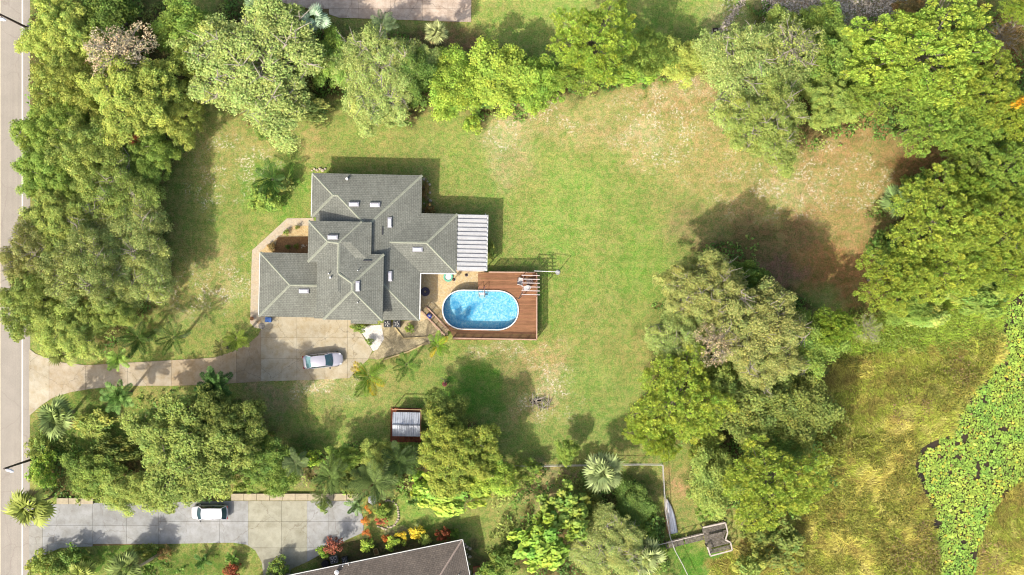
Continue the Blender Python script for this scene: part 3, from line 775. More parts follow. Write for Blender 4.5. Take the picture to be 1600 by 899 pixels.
# ------------------------------------------------------------------ pool and deck
DKH = 1.15
def stadium(cx, cy, hx, hy, n=14, sq=.8):
    """straight sided oval outline, counter-clockwise, metres"""
    pts = []; st = (hx - hy) * .92
    for k in range(n * 4):
        t = 2 * math.pi * (k + .5) / (n * 4); c, s_ = math.cos(t), math.sin(t)
        pts.append((cx + math.copysign(st, c) + (hx - st) * c, cy + hy * math.copysign(abs(s_) ** .93, s_)))
    return pts
pc = P(750.6, 484.7, DKH + .1)
pa = math.radians(-1.0)
def prot(pts): 
    return [(pc.x + (x - pc.x) * math.cos(pa) - (y - pc.y) * math.sin(pa), pc.y + (x - pc.x) * math.sin(pa) + (y - pc.y) * math.cos(pa)) for x, y in pts]
PX, PY = 60.0 * (1 - DKH / HC) / SC, 31.4 * (1 - DKH / HC) / SC
pool = thing('swimming_pool', 'oval above ground pool with white rim and bright blue pebbled liner', 'pool', (pc.x, pc.y, 0))
def liner_mat():
    m, n, l, b = node_mat('pool_liner')
    pos = worldpos(n)
    vo = n.new('ShaderNodeTexVoronoi'); vo.inputs['Scale'].default_value = 4.6; l.new(pos, vo.inputs['Vector'])
    f = noise(n, l, 4.5, 2, .6, pos, .8)
    c = ramp(n, l, f, [(.36, A(150, 222, 240)), (.5, A(206, 242, 248)), (.62, A(250, 254, 250))])
    c = mixc(n, l, ramp(n, l, vo.outputs['Color'], [(.25, g(.45)), (.5, g(0))]), c, A(84, 190, 232))
    at = n.new('ShaderNodeAttribute'); at.attribute_name = 'DeepBlue'
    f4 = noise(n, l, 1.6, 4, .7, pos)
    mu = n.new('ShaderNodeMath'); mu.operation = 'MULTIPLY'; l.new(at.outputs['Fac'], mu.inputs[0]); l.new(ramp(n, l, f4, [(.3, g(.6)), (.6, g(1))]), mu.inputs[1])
    c = mixc(n, l, mu.outputs[0], c, A(46, 156, 206))  # floor blotches mixed to a deeper blue
    l.new(c, b.inputs['Base Color']); b.inputs['Roughness'].default_value = .6
    return m
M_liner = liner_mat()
M_lwall = mat('liner_wall', A(70, 176, 216), var=.06, fine=.05)
outer = prot(stadium(pc.x, pc.y, PX, PY)); inner = prot(stadium(pc.x, pc.y, PX - .14, PY - .14)); n_ = len(outer)
# rim
mb = MB(); zr = DKH + .12
vs = [(x, y, zr) for x, y in outer] + [(x, y, zr) for x, y in inner] + [(x, y, zr - .08) for x, y in outer] + [(x, y, zr - .08) for x, y in inner]
fs = []
for i in range(n_):
    j = (i + 1) % n_; fs += [(i, j, n_ + j, n_ + i), (2 * n_ + i, 2 * n_ + j, j, i), (n_ + i, n_ + j, 3 * n_ + j, 3 * n_ + i), (3 * n_ + i, 3 * n_ + j, 2 * n_ + j, 2 * n_ + i)]
mb.add(vs, fs).build('rim', M_white, pool)
mb = MB(); o2 = prot(stadium(pc.x, pc.y, PX - .06, PY - .06))
mb.add([(x, y, 0) for x, y in o2] + [(x, y, zr - .09) for x, y in o2], [(i, (i + 1) % n_, n_ + (i + 1) % n_, n_ + i) for i in range(n_)]).build('outer_wall', M_white, pool)
mb = MB(); i2 = prot(stadium(pc.x, pc.y, PX - .16, PY - .16))
mb.add([(x, y, zr - .02) for x, y in i2] + [(x, y, -.02) for x, y in i2], [(i, (i + 1) % n_, n_ + (i + 1) % n_, n_ + i) for i in range(n_)]).build('liner_wall', M_lwall, pool)
# floor as a fine fan grid with soft blotches coloured a deeper blue
rings = 26; vv = []; ff = []
for r_ in range(rings + 1):
    for i in range(n_): vv.append((pc.x + (i2[i][0] - pc.x) * r_ / rings, pc.y + (i2[i][1] - pc.y) * r_ / rings, .085))
for r_ in range(rings):
    for i in range(n_): j = (i + 1) % n_; ff.append((r_ * n_ + i, (r_ + 1) * n_ + i, (r_ + 1) * n_ + j, r_ * n_ + j))
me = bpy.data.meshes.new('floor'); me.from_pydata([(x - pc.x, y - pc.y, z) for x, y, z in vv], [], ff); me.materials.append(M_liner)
at = me.attributes.new('DeepBlue', 'FLOAT', 'POINT')
def deep_blue(x, y):
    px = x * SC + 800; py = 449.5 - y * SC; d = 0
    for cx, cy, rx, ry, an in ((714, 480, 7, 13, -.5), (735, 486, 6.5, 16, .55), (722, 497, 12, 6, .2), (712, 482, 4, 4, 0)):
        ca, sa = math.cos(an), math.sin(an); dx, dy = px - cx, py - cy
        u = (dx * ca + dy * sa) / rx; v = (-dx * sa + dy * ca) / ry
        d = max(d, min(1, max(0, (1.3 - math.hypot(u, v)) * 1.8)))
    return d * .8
for i, (x, y, z) in enumerate(vv): at.data[i].value = deep_blue(x, y)
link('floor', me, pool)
# water: clear, with a mild blue tint and a glossy skin
m, n, l, b = node_mat('pool_water'); n.remove(b)
tr = n.new('ShaderNodeBsdfTransparent'); tr.inputs[0].default_value = (.74, .95, 1.0, 1)
gl = n.new('ShaderNodeBsdfGlossy'); gl.inputs['Roughness'].default_value = .06
fr = n.new('ShaderNodeFresnel'); fr.inputs['IOR'].default_value = 1.33
ms = n.new('ShaderNodeMixShader'); l.new(fr.outputs[0], ms.inputs[0]); l.new(tr.outputs[0], ms.inputs[1]); l.new(gl.outputs[0], ms.inputs[2])
bp = n.new('ShaderNodeBump'); bp.inputs['Strength'].default_value = .25; bp.inputs['Distance'].default_value = .05
l.new(noise(n, l, 3.5, 3, .6, worldpos(n)), bp.inputs['Height']); l.new(bp.outputs[0], gl.inputs['Normal'])
l.new(ms.outputs[0], n['Material Output'].inputs[0])
mb = MB(); mb.sheet(i2, zr - .22).build('water', m, pool)
# A-frame ladder over the rim
M_step = mat('ladder_white', A(240, 238, 232), var=.04); M_rail = mat('ladder_rail', A(120, 88, 84), var=.1)
lad = thing('pool_ladder', 'white stepped pool ladder with brown handrails at the top rim of the pool', 'ladder', (*P(756, 459, DKH).xy, 0))
la = P(753.2, 456, zr)
for k_ in range(3):
    z = zr - .1 - k_ * .32; c = P(753.5, 459 + k_ * 2.6, z)
    MB().box((c.x, c.y, z), (.72, .24, .06)).build('step', M_step, lad)
for dx in (-4.6, 4.2):
    a = P(752.8 + dx, 448.5, zr + .75); b_ = P(753 + dx, 460, zr + .65); c = P(753 + dx, 464, zr - .5); d_ = P(752 + dx, 447, DKH)
    MB().tube([(d_.x, d_.y, DKH), a, b_, (c.x, c.y, zr - .75)], .035, 7).build('handrail', M_rail, lad)
for dx in (-1.4, 1.2):
    a = P(755 + dx, 451, zr + .6); MB().bar(a, a + Vector((.3, .3, -.1)), .05, .05).build('bracket', M_rail, lad)

# timber deck
deck = thing('deck', 'reddish brown timber deck wrapped round the right and lower sides of the pool', 'deck', (*P(838, 531).xy, 0))
def deck_mat():
    m, n, l, b = node_mat('deck_timber')
    pos = worldpos(n); mp = n.new('ShaderNodeMapping'); mp.inputs['Scale'].default_value = (.5, 7, 1); l.new(pos, mp.inputs[0])
    f = noise(n, l, 2.0, 4, .7, mp.outputs[0]); f2 = noise(n, l, .8, 4, .6, pos)
    c = mixc(n, l, ramp(n, l, f, [(.35, g(0)), (.65, g(1))]), A(140, 98, 66), A(170, 122, 86))
    c = mixc(n, l, 1.0, c, ramp(n, l, f2, [(.3, g(.9)), (.7, g(1.1))]), 'MULTIPLY')
    oi = n.new('ShaderNodeObjectInfo'); c = mixc(n, l, 1.0, c, oi.outputs['Color'], 'MULTIPLY')
    l.new(c, b.inputs['Base Color']); b.inputs['Roughness'].default_value = .8
    return m
M_deck = deck_mat(); M_drail = mat('deck_rail_paint', A(150, 104, 84), var=.15); M_railtop = mat('deck_rail_top', A(196, 160, 136), var=.15)
def deckpt(px, py, h=DKH): return P(px, py, h)
# boards cut round the pool outline, grouped in rows
dy = .145
yt = P(0, 426, DKH).y; yb = P(0, 530.5, DKH).y
xr = P(837.5, 0, DKH).x
def pool_span(y):
    """x range of the pool's outer wall at height y"""
    xs = []
    for i in range(n_):
        a, b_ = outer[i], outer[(i + 1) % n_]
        if (a[1] > y) != (b_[1] > y): xs.append(a[0] + (y - a[1]) * (b_[0] - a[0]) / (b_[1] - a[1]))
    return (min(xs), max(xs)) if xs else None
y = yt; rng = random.Random(5); nb_board = 0
def left_edge(y):
    py = 449.5 - y * SC / (1 - DKH / HC)
    if py < 470: return P(747, 0, DKH).x
    if py < 496: return None
    return P(690.5 + (py - 494) * .56, 0, DKH).x
while y > yb:
    y2 = y - dy + .012
    le = left_edge(y); sp_ = pool_span((y + y2) / 2); segs = []
    if sp_ is None:
        if le is not None: segs.append((le, xr))
        else: segs.append((P(747, 0, DKH).x, xr))
    else:
        if le is not None and le < sp_[0] - .1: segs.append((le, sp_[0] - .02))
        segs.append((sp_[1] + .02, xr))
    out = []
    for a, b_ in segs:
        if b_ - a > 4.2: mid = a + (b_ - a) * rng.uniform(.35, .65); out += [(a, mid - .006), (mid + .006, b_)]
        else: out.append((a, b_))
    for a, b_ in out:
        if b_ - a < .05: continue
        o = MB().box(((a + b_) / 2, (y + y2) / 2, DKH - .02), (b_ - a, y - y2, .04)).build('deck_board', M_deck, deck)
        k_ = rng.uniform(.84, 1.12); o.color = (k_, k_ * rng.uniform(.95, 1.03), k_, 1)
    y -= dy
# skirt, joists and posts below
for a, b_ in (((747, 426), (838, 426)), ((838, 426), (838, 531)), ((706, 531), (838, 531))):
    MB().bar(P(*a, DKH) + Vector((0, 0, -.15)), P(*b_, DKH) + Vector((0, 0, -.15)), .05, .2).build('rim_joist', M_drail, deck)
def railing(pts, h0, hr, name, label, step=1.05, bal=.12, balu=True):
    rt = thing(name, label, 'railing', (*Vector(pts[0]).xy, 0), 0, 'railings of the pool deck' if name == 'deck_railing' else 'picket fences on the patio')
    for (a, b_) in zip(pts[:-1], pts[1:]):
        a = Vector(a); b_ = Vector(b_); L_ = (b_ - a).length; k_ = max(1, round(L_ / step))
        for i in range(k_ + (1 if b_ == Vector(pts[-1]) else 0)):
            q = a.lerp(b_, i / k_); MB().bar((q.x, q.y, 0), (q.x, q.y, h0 + hr), .1, .1).build('post', M_drail, rt)
        MB().bar((a.x, a.y, h0 + hr + .02), (b_.x, b_.y, h0 + hr + .02), .14, .04).build('top_rail', M_railtop, rt)
        MB().bar((a.x, a.y, h0 + .12), (b_.x, b_.y, h0 + .12), .06, .07).build('bottom_rail', M_drail, rt)
        if balu:
            mb = MB(); nb_ = int(L_ / bal)
            for i in range(1, nb_): q = a.lerp(b_, i / nb_); mb.bar((q.x, q.y, h0 + .12), (q.x, q.y, h0 + hr), .045, .045)
            tag(mb.build('balusters', M_drail, rt), kind='stuff')
    return rt
railing([P(708, 528, DKH), P(838, 530.5, DKH)], DKH, .95, 'deck_railing', 'brown baluster railing along the lower edge of the pool deck')
railing([P(838.3, 529, DKH), P(838.3, 427, DKH)], DKH, .95, 'deck_railing', 'brown baluster railing along the right edge of the pool deck')
railing([P(835, 426.2, DKH), P(764, 425.6, DKH)], DKH, .95, 'deck_railing', 'brown baluster railing along the top edge of the deck near the trellis')
# low gate and ramp rails at the lower left of the patio
gt_ = railing([P(659, 486), P(696, 524)], 0.05, .9, 'garden_fence', 'low brown picket fence running diagonally across the lower corner of the patio', .8)
gt2 = railing([P(667, 479), P(703, 517)], 0.05, .9, 'garden_fence', 'second brown picket fence alongside, nearer the curved pool wall', .8)
# trellis over the deck corner
tre = thing('trellis', 'small open slatted trellis over the top right corner of the deck', 'trellis', (*P(838, 445).xy, 0))
M_slat = mat('weathered_slat', A(214, 200, 190), var=.15)
TH = 3.25
for i in range(6):
    yy = 431.5 + i * 6.0; MB().bar(P(815, yy - 1.2, TH), P(843.5, yy - .6, TH), .09, .12).build('slat', M_slat, tre)
for xx in (817.5, 838.3):
    MB().bar(P(xx, 428, TH - .1), P(xx, 464.5, TH - .1), .10, .14).build('beam', M_drail, tre)
    for yy in (430, 463): q = P(xx, yy, TH); MB().bar((q.x, q.y, DKH), (q.x, q.y, TH - .15), .09, .09).build('post', M_drail, tre)
# white pipe pole leaning over the deck's top right corner
pp_ = thing('pipe_pole', 'long white pipe pole reaching out past the top right corner of the deck', 'pole', (*P(874, 426, 0).xy, 0))
q = P(873, 425, 2.6)
MB().tube([P(834.5, 423.5, 2.9), q], .045, 8).build('arm', M_pvc, pp_)
MB().tube([(q.x, q.y, 0), (q.x, q.y, 2.62)], .06, 8).build('pole', M_pvc, pp_)
MB().disc((q.x, q.y), .32, 0, .26, .12, 14).build('base', M_conc2, pp_)
# lounge chair
def chair(name, label, px, py, rz, h, seatcol, scale=1.0):
    t = thing(name, label, 'chair', (*P(px, py, h).xy, h), rz, 'chairs on the deck')
    mS = mat('sling_' + str(seatcol[0]), A(*seatcol), var=.06)
    o = MB().box((0, 0, .42), (.55 * scale, .55 * scale, .05)).build('seat', mS, t, local=True)
    MB().box((0, .38 * scale, .72), (.55 * scale, .06, .62), tilt=Matrix.Rotation(-.35, 3, 'X')).build('backrest', mS, t, local=True)
    for sx in (-1, 1):
        MB().bar((sx * .32 * scale, -.25, .64), (sx * .32 * scale, .34, .66), .05, .04).build('armrest', M_dark, t, local=True)
        for sy in (-.25, .25): MB().bar((sx * .28 * scale, sy * scale, 0), (sx * .28 * scale, sy * scale, .62 if sy < 0 else .45), .035, .035).build('leg', M_dark, t, local=True)
    return t
chair('patio_chair', 'pale sling patio chair under the trellis on the deck', 813.5, 438.5, math.radians(170), DKH, (222, 214, 206), 1.15)
chair('patio_chair', 'dark patio chair in the slatted shade of the trellis', 826, 440.5, math.radians(-80), DKH, (110, 96, 92), .95)
# pool skimmer net leaning on the rail
sk = thing('skimmer_net', 'long dark pole with a white pool net lying on the right of the deck', 'pool net', (*P(811, 467, DKH).xy, DKH))
MB().tube([P(810.5, 467, DKH + .06), P(815.5, 458, DKH + .2), P(819, 453, DKH + .75)], .04, 7).build('handle', M_dark, sk)
c = P(823, 450.5, DKH + .8)
mb = MB(); ring = [(c.x + .42 * math.cos(t) * 1.15, c.y + .30 * math.sin(t) + .12 * math.cos(t), DKH + .8) for t in np.linspace(0, 2 * math.pi, 13)]
mb.tube(ring, .035, 6, cap=False).build('frame', M_white, sk)
MB().add([(x, y, z - .01) for x, y, z in ring[:-1]] + [(c.x, c.y, DKH + .7)], [(i, (i + 1) % 12, 12) for i in range(12)]).build('net', mat('net', A(214, 210, 206), var=.1), sk)
for d_ in ((-.35, .1), (.3, .28)): MB().bar(P(811, 467, DKH + .03), P(811, 467, DKH + .03) + Vector((d_[0], d_[1], 0)), .05, .05).build('foot', M_dark, sk)
# hose reel mat, round blue-green float and basket by the house
def ring_obj(name, label, cat, px, py, h, r, th, m, turns=1):
    t = thing(name, label, cat, (*P(px, py, h).xy, h))
    for k_ in range(turns):
        rr = r - k_ * th * 2.1; MB().tube([(rr * math.cos(a), rr * math.sin(a), th + .01 * k_) for a in np.linspace(0, 2 * math.pi, 21)], th, 6, cap=False).build('coil', m, t, local=True)
    return t
ring_obj('garden_hose', 'coiled dark garden hose lying on the shaded patio pavers', 'hose', 664.5, 456, .06, .5, .05, mat('hose_dark', A(96, 92, 110)), 4)
fl = ring_obj('pool_float', 'round green and blue pool float under the eave by the porch', 'pool float', 700.5, 433, .06, .48, .11, mat('float_green', A(120, 200, 170)), 1)
MB().disc((0, 0), .36, .02, .36, .12, 16).build('cushion', mat('float_white', A(226, 232, 226)), fl, local=True)
# posts and blower by the porch corner
for nm, lb, px, py, hh, col in (('patio_umbrella', 'short closed brown patio umbrella leaning by the porch corner', 709.5, 437, 2.3, (122, 86, 66)),
                            ('patio_umbrella', 'closed dark umbrella standing just right of the other by the porch', 729, 430, 2.3, (96, 76, 76))):
    t = thing(nm, lb, 'umbrella', (*P(px, py).xy, 0), 0, 'closed patio umbrellas')
    MB().tube([(0, 0, 0), (0, 0, 2.2)], .03, 6).build('pole', M_dark, t, local=True)
    MB().tube([(0, 0, .9), (.02, 0, 1.5), (.05, -.05, 2.3)], [.2, .15, .04], 8).build('canopy', mat('umb%d' % col[0], A(*col)), t, local=True)
    MB().disc((0, 0), .25, 0, .2, .08, 12).build('base', M_conc2, t, local=True)
bl = thing('laundry_basket', 'blue and white towel basket beside the picket fence on the patio', 'basket', (*P(671, 494).xy, .05))
mb = MB()
mb.tube([(0, 0, 0), (0, 0, .4)], [.24, .32], 12).build('basket', mat('basket_blue', A(70, 90, 190)), bl, local=True)
MB().box((.05, .05, .44), (.3, .22, .1), .4).build('towel', mat('towel_white', A(226, 222, 230)), bl, local=True)

# ------------------------------------------------------------------ air conditioners
M_ac = mat('ac_casing', A(150, 150, 146), rough=.5, var=.08)
def ac_unit(label, px, py, rz=0, s=.82, col=None):
    t = thing('air_conditioner', label, 'air conditioner', (*P(px, py).xy, 0), rz, 'air conditioning units beside the houses')
    MB().box((0, 0, .4), (s, s, .8)).build('casing', col or M_ac, t, local=True)
    MB().tube([(0, 0, .8), (0, 0, .83)], s * .44, 20).build('fan_well', M_dark, t, local=True)
    for k_ in range(5):
        a = k_ * 2 * math.pi / 5
        MB().add([(.05 * math.cos(a), .05 * math.sin(a), .85), (s * .38 * math.cos(a - .28), s * .38 * math.sin(a - .28), .845), (s * .38 * math.cos(a + .28), s * .38 * math.sin(a + .28), .865)], [(0, 1, 2)]).build('fan_blade', M_white, t, local=True)
    for r_ in (.2, .33, .44):
        MB().tube([(s * r_ * math.cos(a), s * r_ * math.sin(a), .9) for a in np.linspace(0, 2 * math.pi, 17)], .012, 4, cap=False).build('guard_ring', M_dark, t, local=True)
    return t
M_acd = mat('ac_dark', A(84, 86, 88), rough=.5)
ac_unit('dark air conditioner under the grey roof corner, left of the pair', 606, 506, 0, .82, M_acd)
ac_unit('dark air conditioner under the grey roof corner, right of the pair', 621, 506, 0, .82, M_acd)
ac_unit('pale grey air conditioner standing below the red bush by the brown roof', 523, 872.5, .2, .85)
ac_unit('smaller dark air conditioner close to the brown roof edge', 540, 873, .2, .65, M_acd)

# ------------------------------------------------------------------ shed
shed = thing('garden_shed', 'small shed with shiny ribbed metal roof on a red timber base', 'shed', (*P(637.5, 660).xy, 0), math.radians(-1))
M_galv = mat('galvanised', A(204, 208, 214), rough=.45, var=.16, scale=1.4, metal=.1, spec=.5, fine=.08, fine_scale=6)
M_red = mat('red_timber', A(160, 98, 66), var=.3, scale=2.5, fine=.25, fine_scale=8, col2=A(134, 70, 46))
ds = .0
hw, hd_, he, hrg = 1.62, 1.42, 2.0, 2.45
for i in range(10):
    x0 = -1.85 + i * .37
    o = MB().box((x0 - .06, -.33, .12), (.35, 4.1, .1)).build('floor_board', M_red, shed, local=True)
MB().box((0, 0, 1.05), (2 * hw - .3, 2 * hd_ - .3, 1.85)).build('wall', mat('shed_wall', A(190, 180, 160)), shed, local=True)
for sy in (-1, 1):
    for i in range(12):
        x0 = -hw + i * 2 * hw / 12; x1 = x0 + 2 * hw / 12
        prof = [(x0, 0), (x0 + .05, .05), (x0 + .1, 0), (x1 - .005, 0)]
        mb = MB(); vs = []
        for x, z in prof: vs += [(x, 0, hrg + z), (x, sy * hd_, he + z), (x, 0, hrg + z - .03), (x, sy * hd_, he + z - .03)]
        fs = []
        for k_ in range(3):
            a_ = 4 * k_; b_ = a_ + 4; q = [(a_, a_ + 1, b_ + 1, b_), (a_ + 2, b_ + 2, b_ + 3, a_ + 3)]
            fs += q if sy < 0 else [f[::-1] for f in q]
        mb.add(vs, fs).build('roof_panel', M_galv, shed, local=True)
MB().bar((-hw, 0, hrg + .05), (hw, 0, hrg + .05), .16, .04).build('ridge_cap', mat('ridge_dark', A(110, 116, 124), rough=.4), shed, local=True)
for sx in (-1, 1): MB().add([(sx * (hw - .16), -hd_ + .15, 1.95), (sx * (hw - .16), hd_ - .15, 1.95), (sx * (hw - .16), 0, hrg - .04)], [(0, 1, 2)]).build('gable', MATS['shed_wall'], shed, local=True)
MB().box((.2, -hd_ + .12, 1.0), (.9, .06, 1.8)).build('door', M_red, shed, local=True)
MB().bar((1.72, -hd_ - .2, 0), (1.72, -hd_ - .2, 2.2), .09, .09).build('post', M_red, shed, local=True)
MB().bar((1.72, hd_ + .3, 2.1), (1.72, -hd_ - .3, 2.1), .08, .12).build('beam', mat('tan_beam', A(196, 160, 120)), shed, local=True)
MB().bar((-1.72, hd_ + .34, 2.1), (1.76, hd_ + .34, 2.1), .08, .12).build('beam', MATS['tan_beam'], shed, local=True)
MB().bar((-1.72, hd_ + .3, 0), (-1.72, hd_ + .3, 2.1), .09, .09).build('post', M_red, shed, local=True)
MB().bar((1.72, hd_ + .3, 0), (1.72, hd_ + .3, 2.05), .09, .09).build('post', M_red, shed, local=True)

# ------------------------------------------------------------------ cars
M_tyre = mat('tyre', A(60, 60, 60), var=.1); M_rim_ = mat('wheel_rim', A(180, 182, 186), rough=.3, metal=.6)
M_cglass = mat('car_glass', A(58, 88, 96), rough=.06, var=.15, spec=.8, scale=2)
M_cglass2 = mat('car_rear_glass', A(120, 160, 160), rough=.06, var=.2, spec=.8, scale=2)
M_lamp = mat('headlight_lens', A(214, 216, 220), rough=.1, spec=.6); M_tail = mat('tail_light_lens', A(170, 40, 36), rough=.2)
def paint(name, col, metal):
    m, n, l, b = node_mat(name); b.inputs['Base Color'].default_value = A(*col); b.inputs['Metallic'].default_value = metal
    b.inputs['Roughness'].default_value = .32; b.inputs['Coat Weight'].default_value = .8; b.inputs['Coat Roughness'].default_value = .06
    return m
def car(name, label, cat, at, rz, L, W, prof, cab, body_m, Hr, belt, glass_r):
    """prof: (x along -L/2 rear .. L/2 front, half width, top height); cab: rear-glass base x, roof rear, roof front, windscreen base x"""
    t = thing(name, label, cat, at, rz)
    mb = MB(); rings = []
    for x, hw_, zt in prof:
        r_ = hw_; rings.append([(x, -r_ * .96, .28), (x, -r_, .45), (x, -r_, zt * .74), (x, -r_ * .93, zt * .95), (x, -r_ * .6, zt), (x, 0, zt * 1.02), (x, r_ * .6, zt), (x, r_ * .93, zt * .95), (x, r_, zt * .74), (x, r_, .45), (x, r_ * .96, .28)])
    k_ = len(rings[0]); vs = [p for q in rings for p in q]; fs = []
    for i in range(len(rings) - 1):
        for j in range(k_ - 1): fs.append((i * k_ + j, (i + 1) * k_ + j, (i + 1) * k_ + j + 1, i * k_ + j + 1))
        fs.append((i * k_ + k_ - 1, (i + 1) * k_ + k_ - 1, (i + 1) * k_, i * k_))
    fs.append(tuple(range(k_))); fs.append(tuple((len(rings) - 1) * k_ + j for j in range(k_))[::-1])
    me = mb.add(vs, fs).mesh('body', body_m, True); o = link('body', me, t)
    md = o.modifiers.new('s', 'SUBSURF'); md.levels = 1; md.render_levels = 2
    rb, rr, rf, wb = cab; hwb = W / 2 * .90; hwr = W / 2 * .72
    # roof skin, crowned
    mb = MB(); nx_, ny_ = 8, 6; vs = []
    for i in range(nx_ + 1):
        for j in range(ny_ + 1):
            u = i / nx_; v = j / ny_ * 2 - 1; x = rr + (rf - rr) * u; taper = 1 - .06 * (2 * u - 1) ** 2
            vs.append((x + .07 * (1 - v * v) * (1 if u > .9 else (-1 if u < .1 else 0)), v * hwr * taper, Hr - .05 * v * v - .05 * (2 * u - 1) ** 2))
    n0 = len(vs); vs += [(x, y, z - .04) for x, y, z in vs]
    fs = [(i * (ny_ + 1) + j, (i + 1) * (ny_ + 1) + j, (i + 1) * (ny_ + 1) + j + 1, i * (ny_ + 1) + j + 1) for i in range(nx_) for j in range(ny_)]
    fs2 = [tuple(n0 + a for a in f[::-1]) for f in fs]
    mb.add(vs, fs + fs2).build('roof', body_m, t, smooth=True, local=True)
    zr_ = Hr - .085
    def pane(name_, pts, m_): MB().add(pts, [tuple(range(len(pts)))]).build(name_, m_, t, local=True)
    # curved windscreen and rear window
    def screen(name_, xb, xt, m_, bulge):
        vs = []; 
        for j in range(7):
            v = j / 3 - 1; vs.append((xb + bulge * (1 - v * v), v * hwb * .97, belt)); vs.append((xt + bulge * .5 * (1 - v * v), v * hwr * .97, zr_ + .03 * (1 - v * v)))
        fs = [(2 * j, 2 * j + 2, 2 * j + 3, 2 * j + 1) for j in range(6)]
        if bulge < 0: fs = [f[::-1] for f in fs]
        MB().add(vs, fs).build(name_, m_, t, smooth=True, local=True)
    screen('windscreen', wb, rf, M_cglass, .16); screen('rear_window', rb, rr, glass_r, -.1)
    for sy in (-1, 1):
        a_ = [(rb, sy * hwb, belt), (wb, sy * hwb, belt), (rf, sy * hwr, zr_), (rr, sy * hwr, zr_)]
        pane('side_window', a_ if sy < 0 else a_[::-1], M_cglass)
        xm = (rb + wb) / 2 - .1; xmt = (rr + rf) / 2 - .05
        MB().bar((xm, sy * (hwb + .005), belt), (xmt, sy * (hwr + .005), zr_), .09, .03).build('door_pillar', M_dark, t, local=True)
        for (p_, q_) in (((wb, sy * hwb, belt), (rf, sy * hwr, zr_)), ((rb, sy * hwb, belt), (rr, sy * hwr, zr_))):
            MB().bar(p_, q_, .08, .05).build('roof_pillar', body_m, t, local=True)
        MB().box((wb - .28, sy * (W / 2 + .08), belt + .05), (.14, .2, .13)).build('wing_mirror', M_dark, t, local=True)
        MB().box((L / 2 - .30, sy * W * .33, .70), (.24, .2, .12)).build('headlight', M_lamp, t, local=True)
        MB().box((-L / 2 + .06, sy * W * .36, .78), (.14, .28, .16)).build('tail_light', M_tail, t, local=True)
        for x in (L * .31, -L * .29):
            wq = MB().tube([(x, sy * (W / 2 - .22), .32), (x, sy * (W / 2 - .01), .32)], .32, 18).build('wheel', M_tyre, t, local=True)
            MB().tube([(x, sy * (W / 2 - .02), .32), (x, sy * (W / 2 + .01), .32)], .19, 12).build('rim', M_rim_, wq, local=True)
    for k2 in (-.28, .3):
        MB().bar((wb + .1, k2, belt + .05), (wb - .18, k2 + .5, belt + .22), .03, .02).build('wiper', M_dark, t, local=True)
    return t
M_silver = paint('silver_paint', (206, 202, 208), .35); M_whitep = paint('white_paint', (238, 236, 240), .0)
L1 = 4.75
car('sedan', 'silver sedan parked alone on the beige driveway below the grey roof', 'car', (*P(505.2, 563.2, .5).xy, .075), math.radians(6.0), L1, 1.78,
    [(-L1 / 2, .66, .80), (-L1 / 2 + .12, .80, .97), (-L1 * .36, .87, 1.0), (-L1 * .15, .89, .98), (L1 * .1, .89, .97), (L1 * .2, .88, .95), (L1 * .33, .85, .87), (L1 * .41, .78, .80), (L1 * .47, .62, .70), (L1 / 2 + .06, .36, .58)],
    (-1.95, -1.30, .35, 1.10), M_silver, 1.42, .97, M_cglass2)
L2 = 4.35
car('minivan', 'white minivan half under the tree on the grey driveway', 'car', (*P(328.5, 800.3, .5).xy, .075), math.radians(180.5), L2, 1.78,
    [(-L2 / 2, .74, .9), (-L2 / 2 + .1, .84, 1.0), (-L2 * .3, .88, 1.02), (0, .89, 1.02), (L2 * .2, .88, 1.0), (L2 * .34, .84, .92), (L2 * .44, .76, .84), (L2 / 2 - .03, .62, .7), (L2 / 2, .5, .62)],
    (-2.02, -1.62, .75, 1.28), M_whitep, 1.62, 1.0, M_cglass)

# ------------------------------------------------------------------ leaves, crowns and trunks
def leaf_material(name, transl=.28, rough=.6):
    m, n, l, b = node_mat(name)
    at = n.new('ShaderNodeAttribute'); at.attribute_name = 'Col'
    oi = n.new('ShaderNodeObjectInfo')
    c = mixc(n, l, 1.0, at.outputs['Color'], oi.outputs['Color'], 'MULTIPLY')
    l.new(c, b.inputs['Base Color']); b.inputs['Roughness'].default_value = rough; b.inputs['Specular IOR Level'].default_value = .2
    tb = n.new('ShaderNodeBsdfTranslucent'); l.new(c, tb.inputs['Color'])
    ms = n.new('ShaderNodeMixShader'); ms.inputs[0].default_value = transl
    l.new(b.outputs[0], ms.inputs[1]); l.new(tb.outputs[0], ms.inputs[2]); l.new(ms.outputs[0], n['Material Output'].inputs[0])
    return m
M_leaf = leaf_material('leaves'); M_bark = mat('bark', A(150, 138, 120), var=.3, scale=6, fine=.3, fine_scale=14)
M_bark_grey = mat('pale_twigs', A(186, 174, 156), var=.25, scale=5, fine=.3, fine_scale=14)
M_bark_palm = mat('palm_trunk_bark', A(160, 144, 118), var=.25, scale=8, fine=.3, fine_scale=16)

def unit(v): return v / np.maximum(1e-6, np.linalg.norm(v, axis=-1, keepdims=True))
def leaf_quads(c, nrm, size, asp, rng):
    """quads centred c with normal nrm"""
    N = len(c); r_ = rng.normal(size=(N, 3)); t = unit(np.cross(nrm, r_)); b_ = np.cross(nrm, t)
    s = size[:, None]
    return np.stack([c - t * s - b_ * s * asp * .5, c + t * s * .1 - b_ * s * asp, c + t * s + b_ * s * asp * .3, c - t * s * .1 + b_ * s * asp], 1)

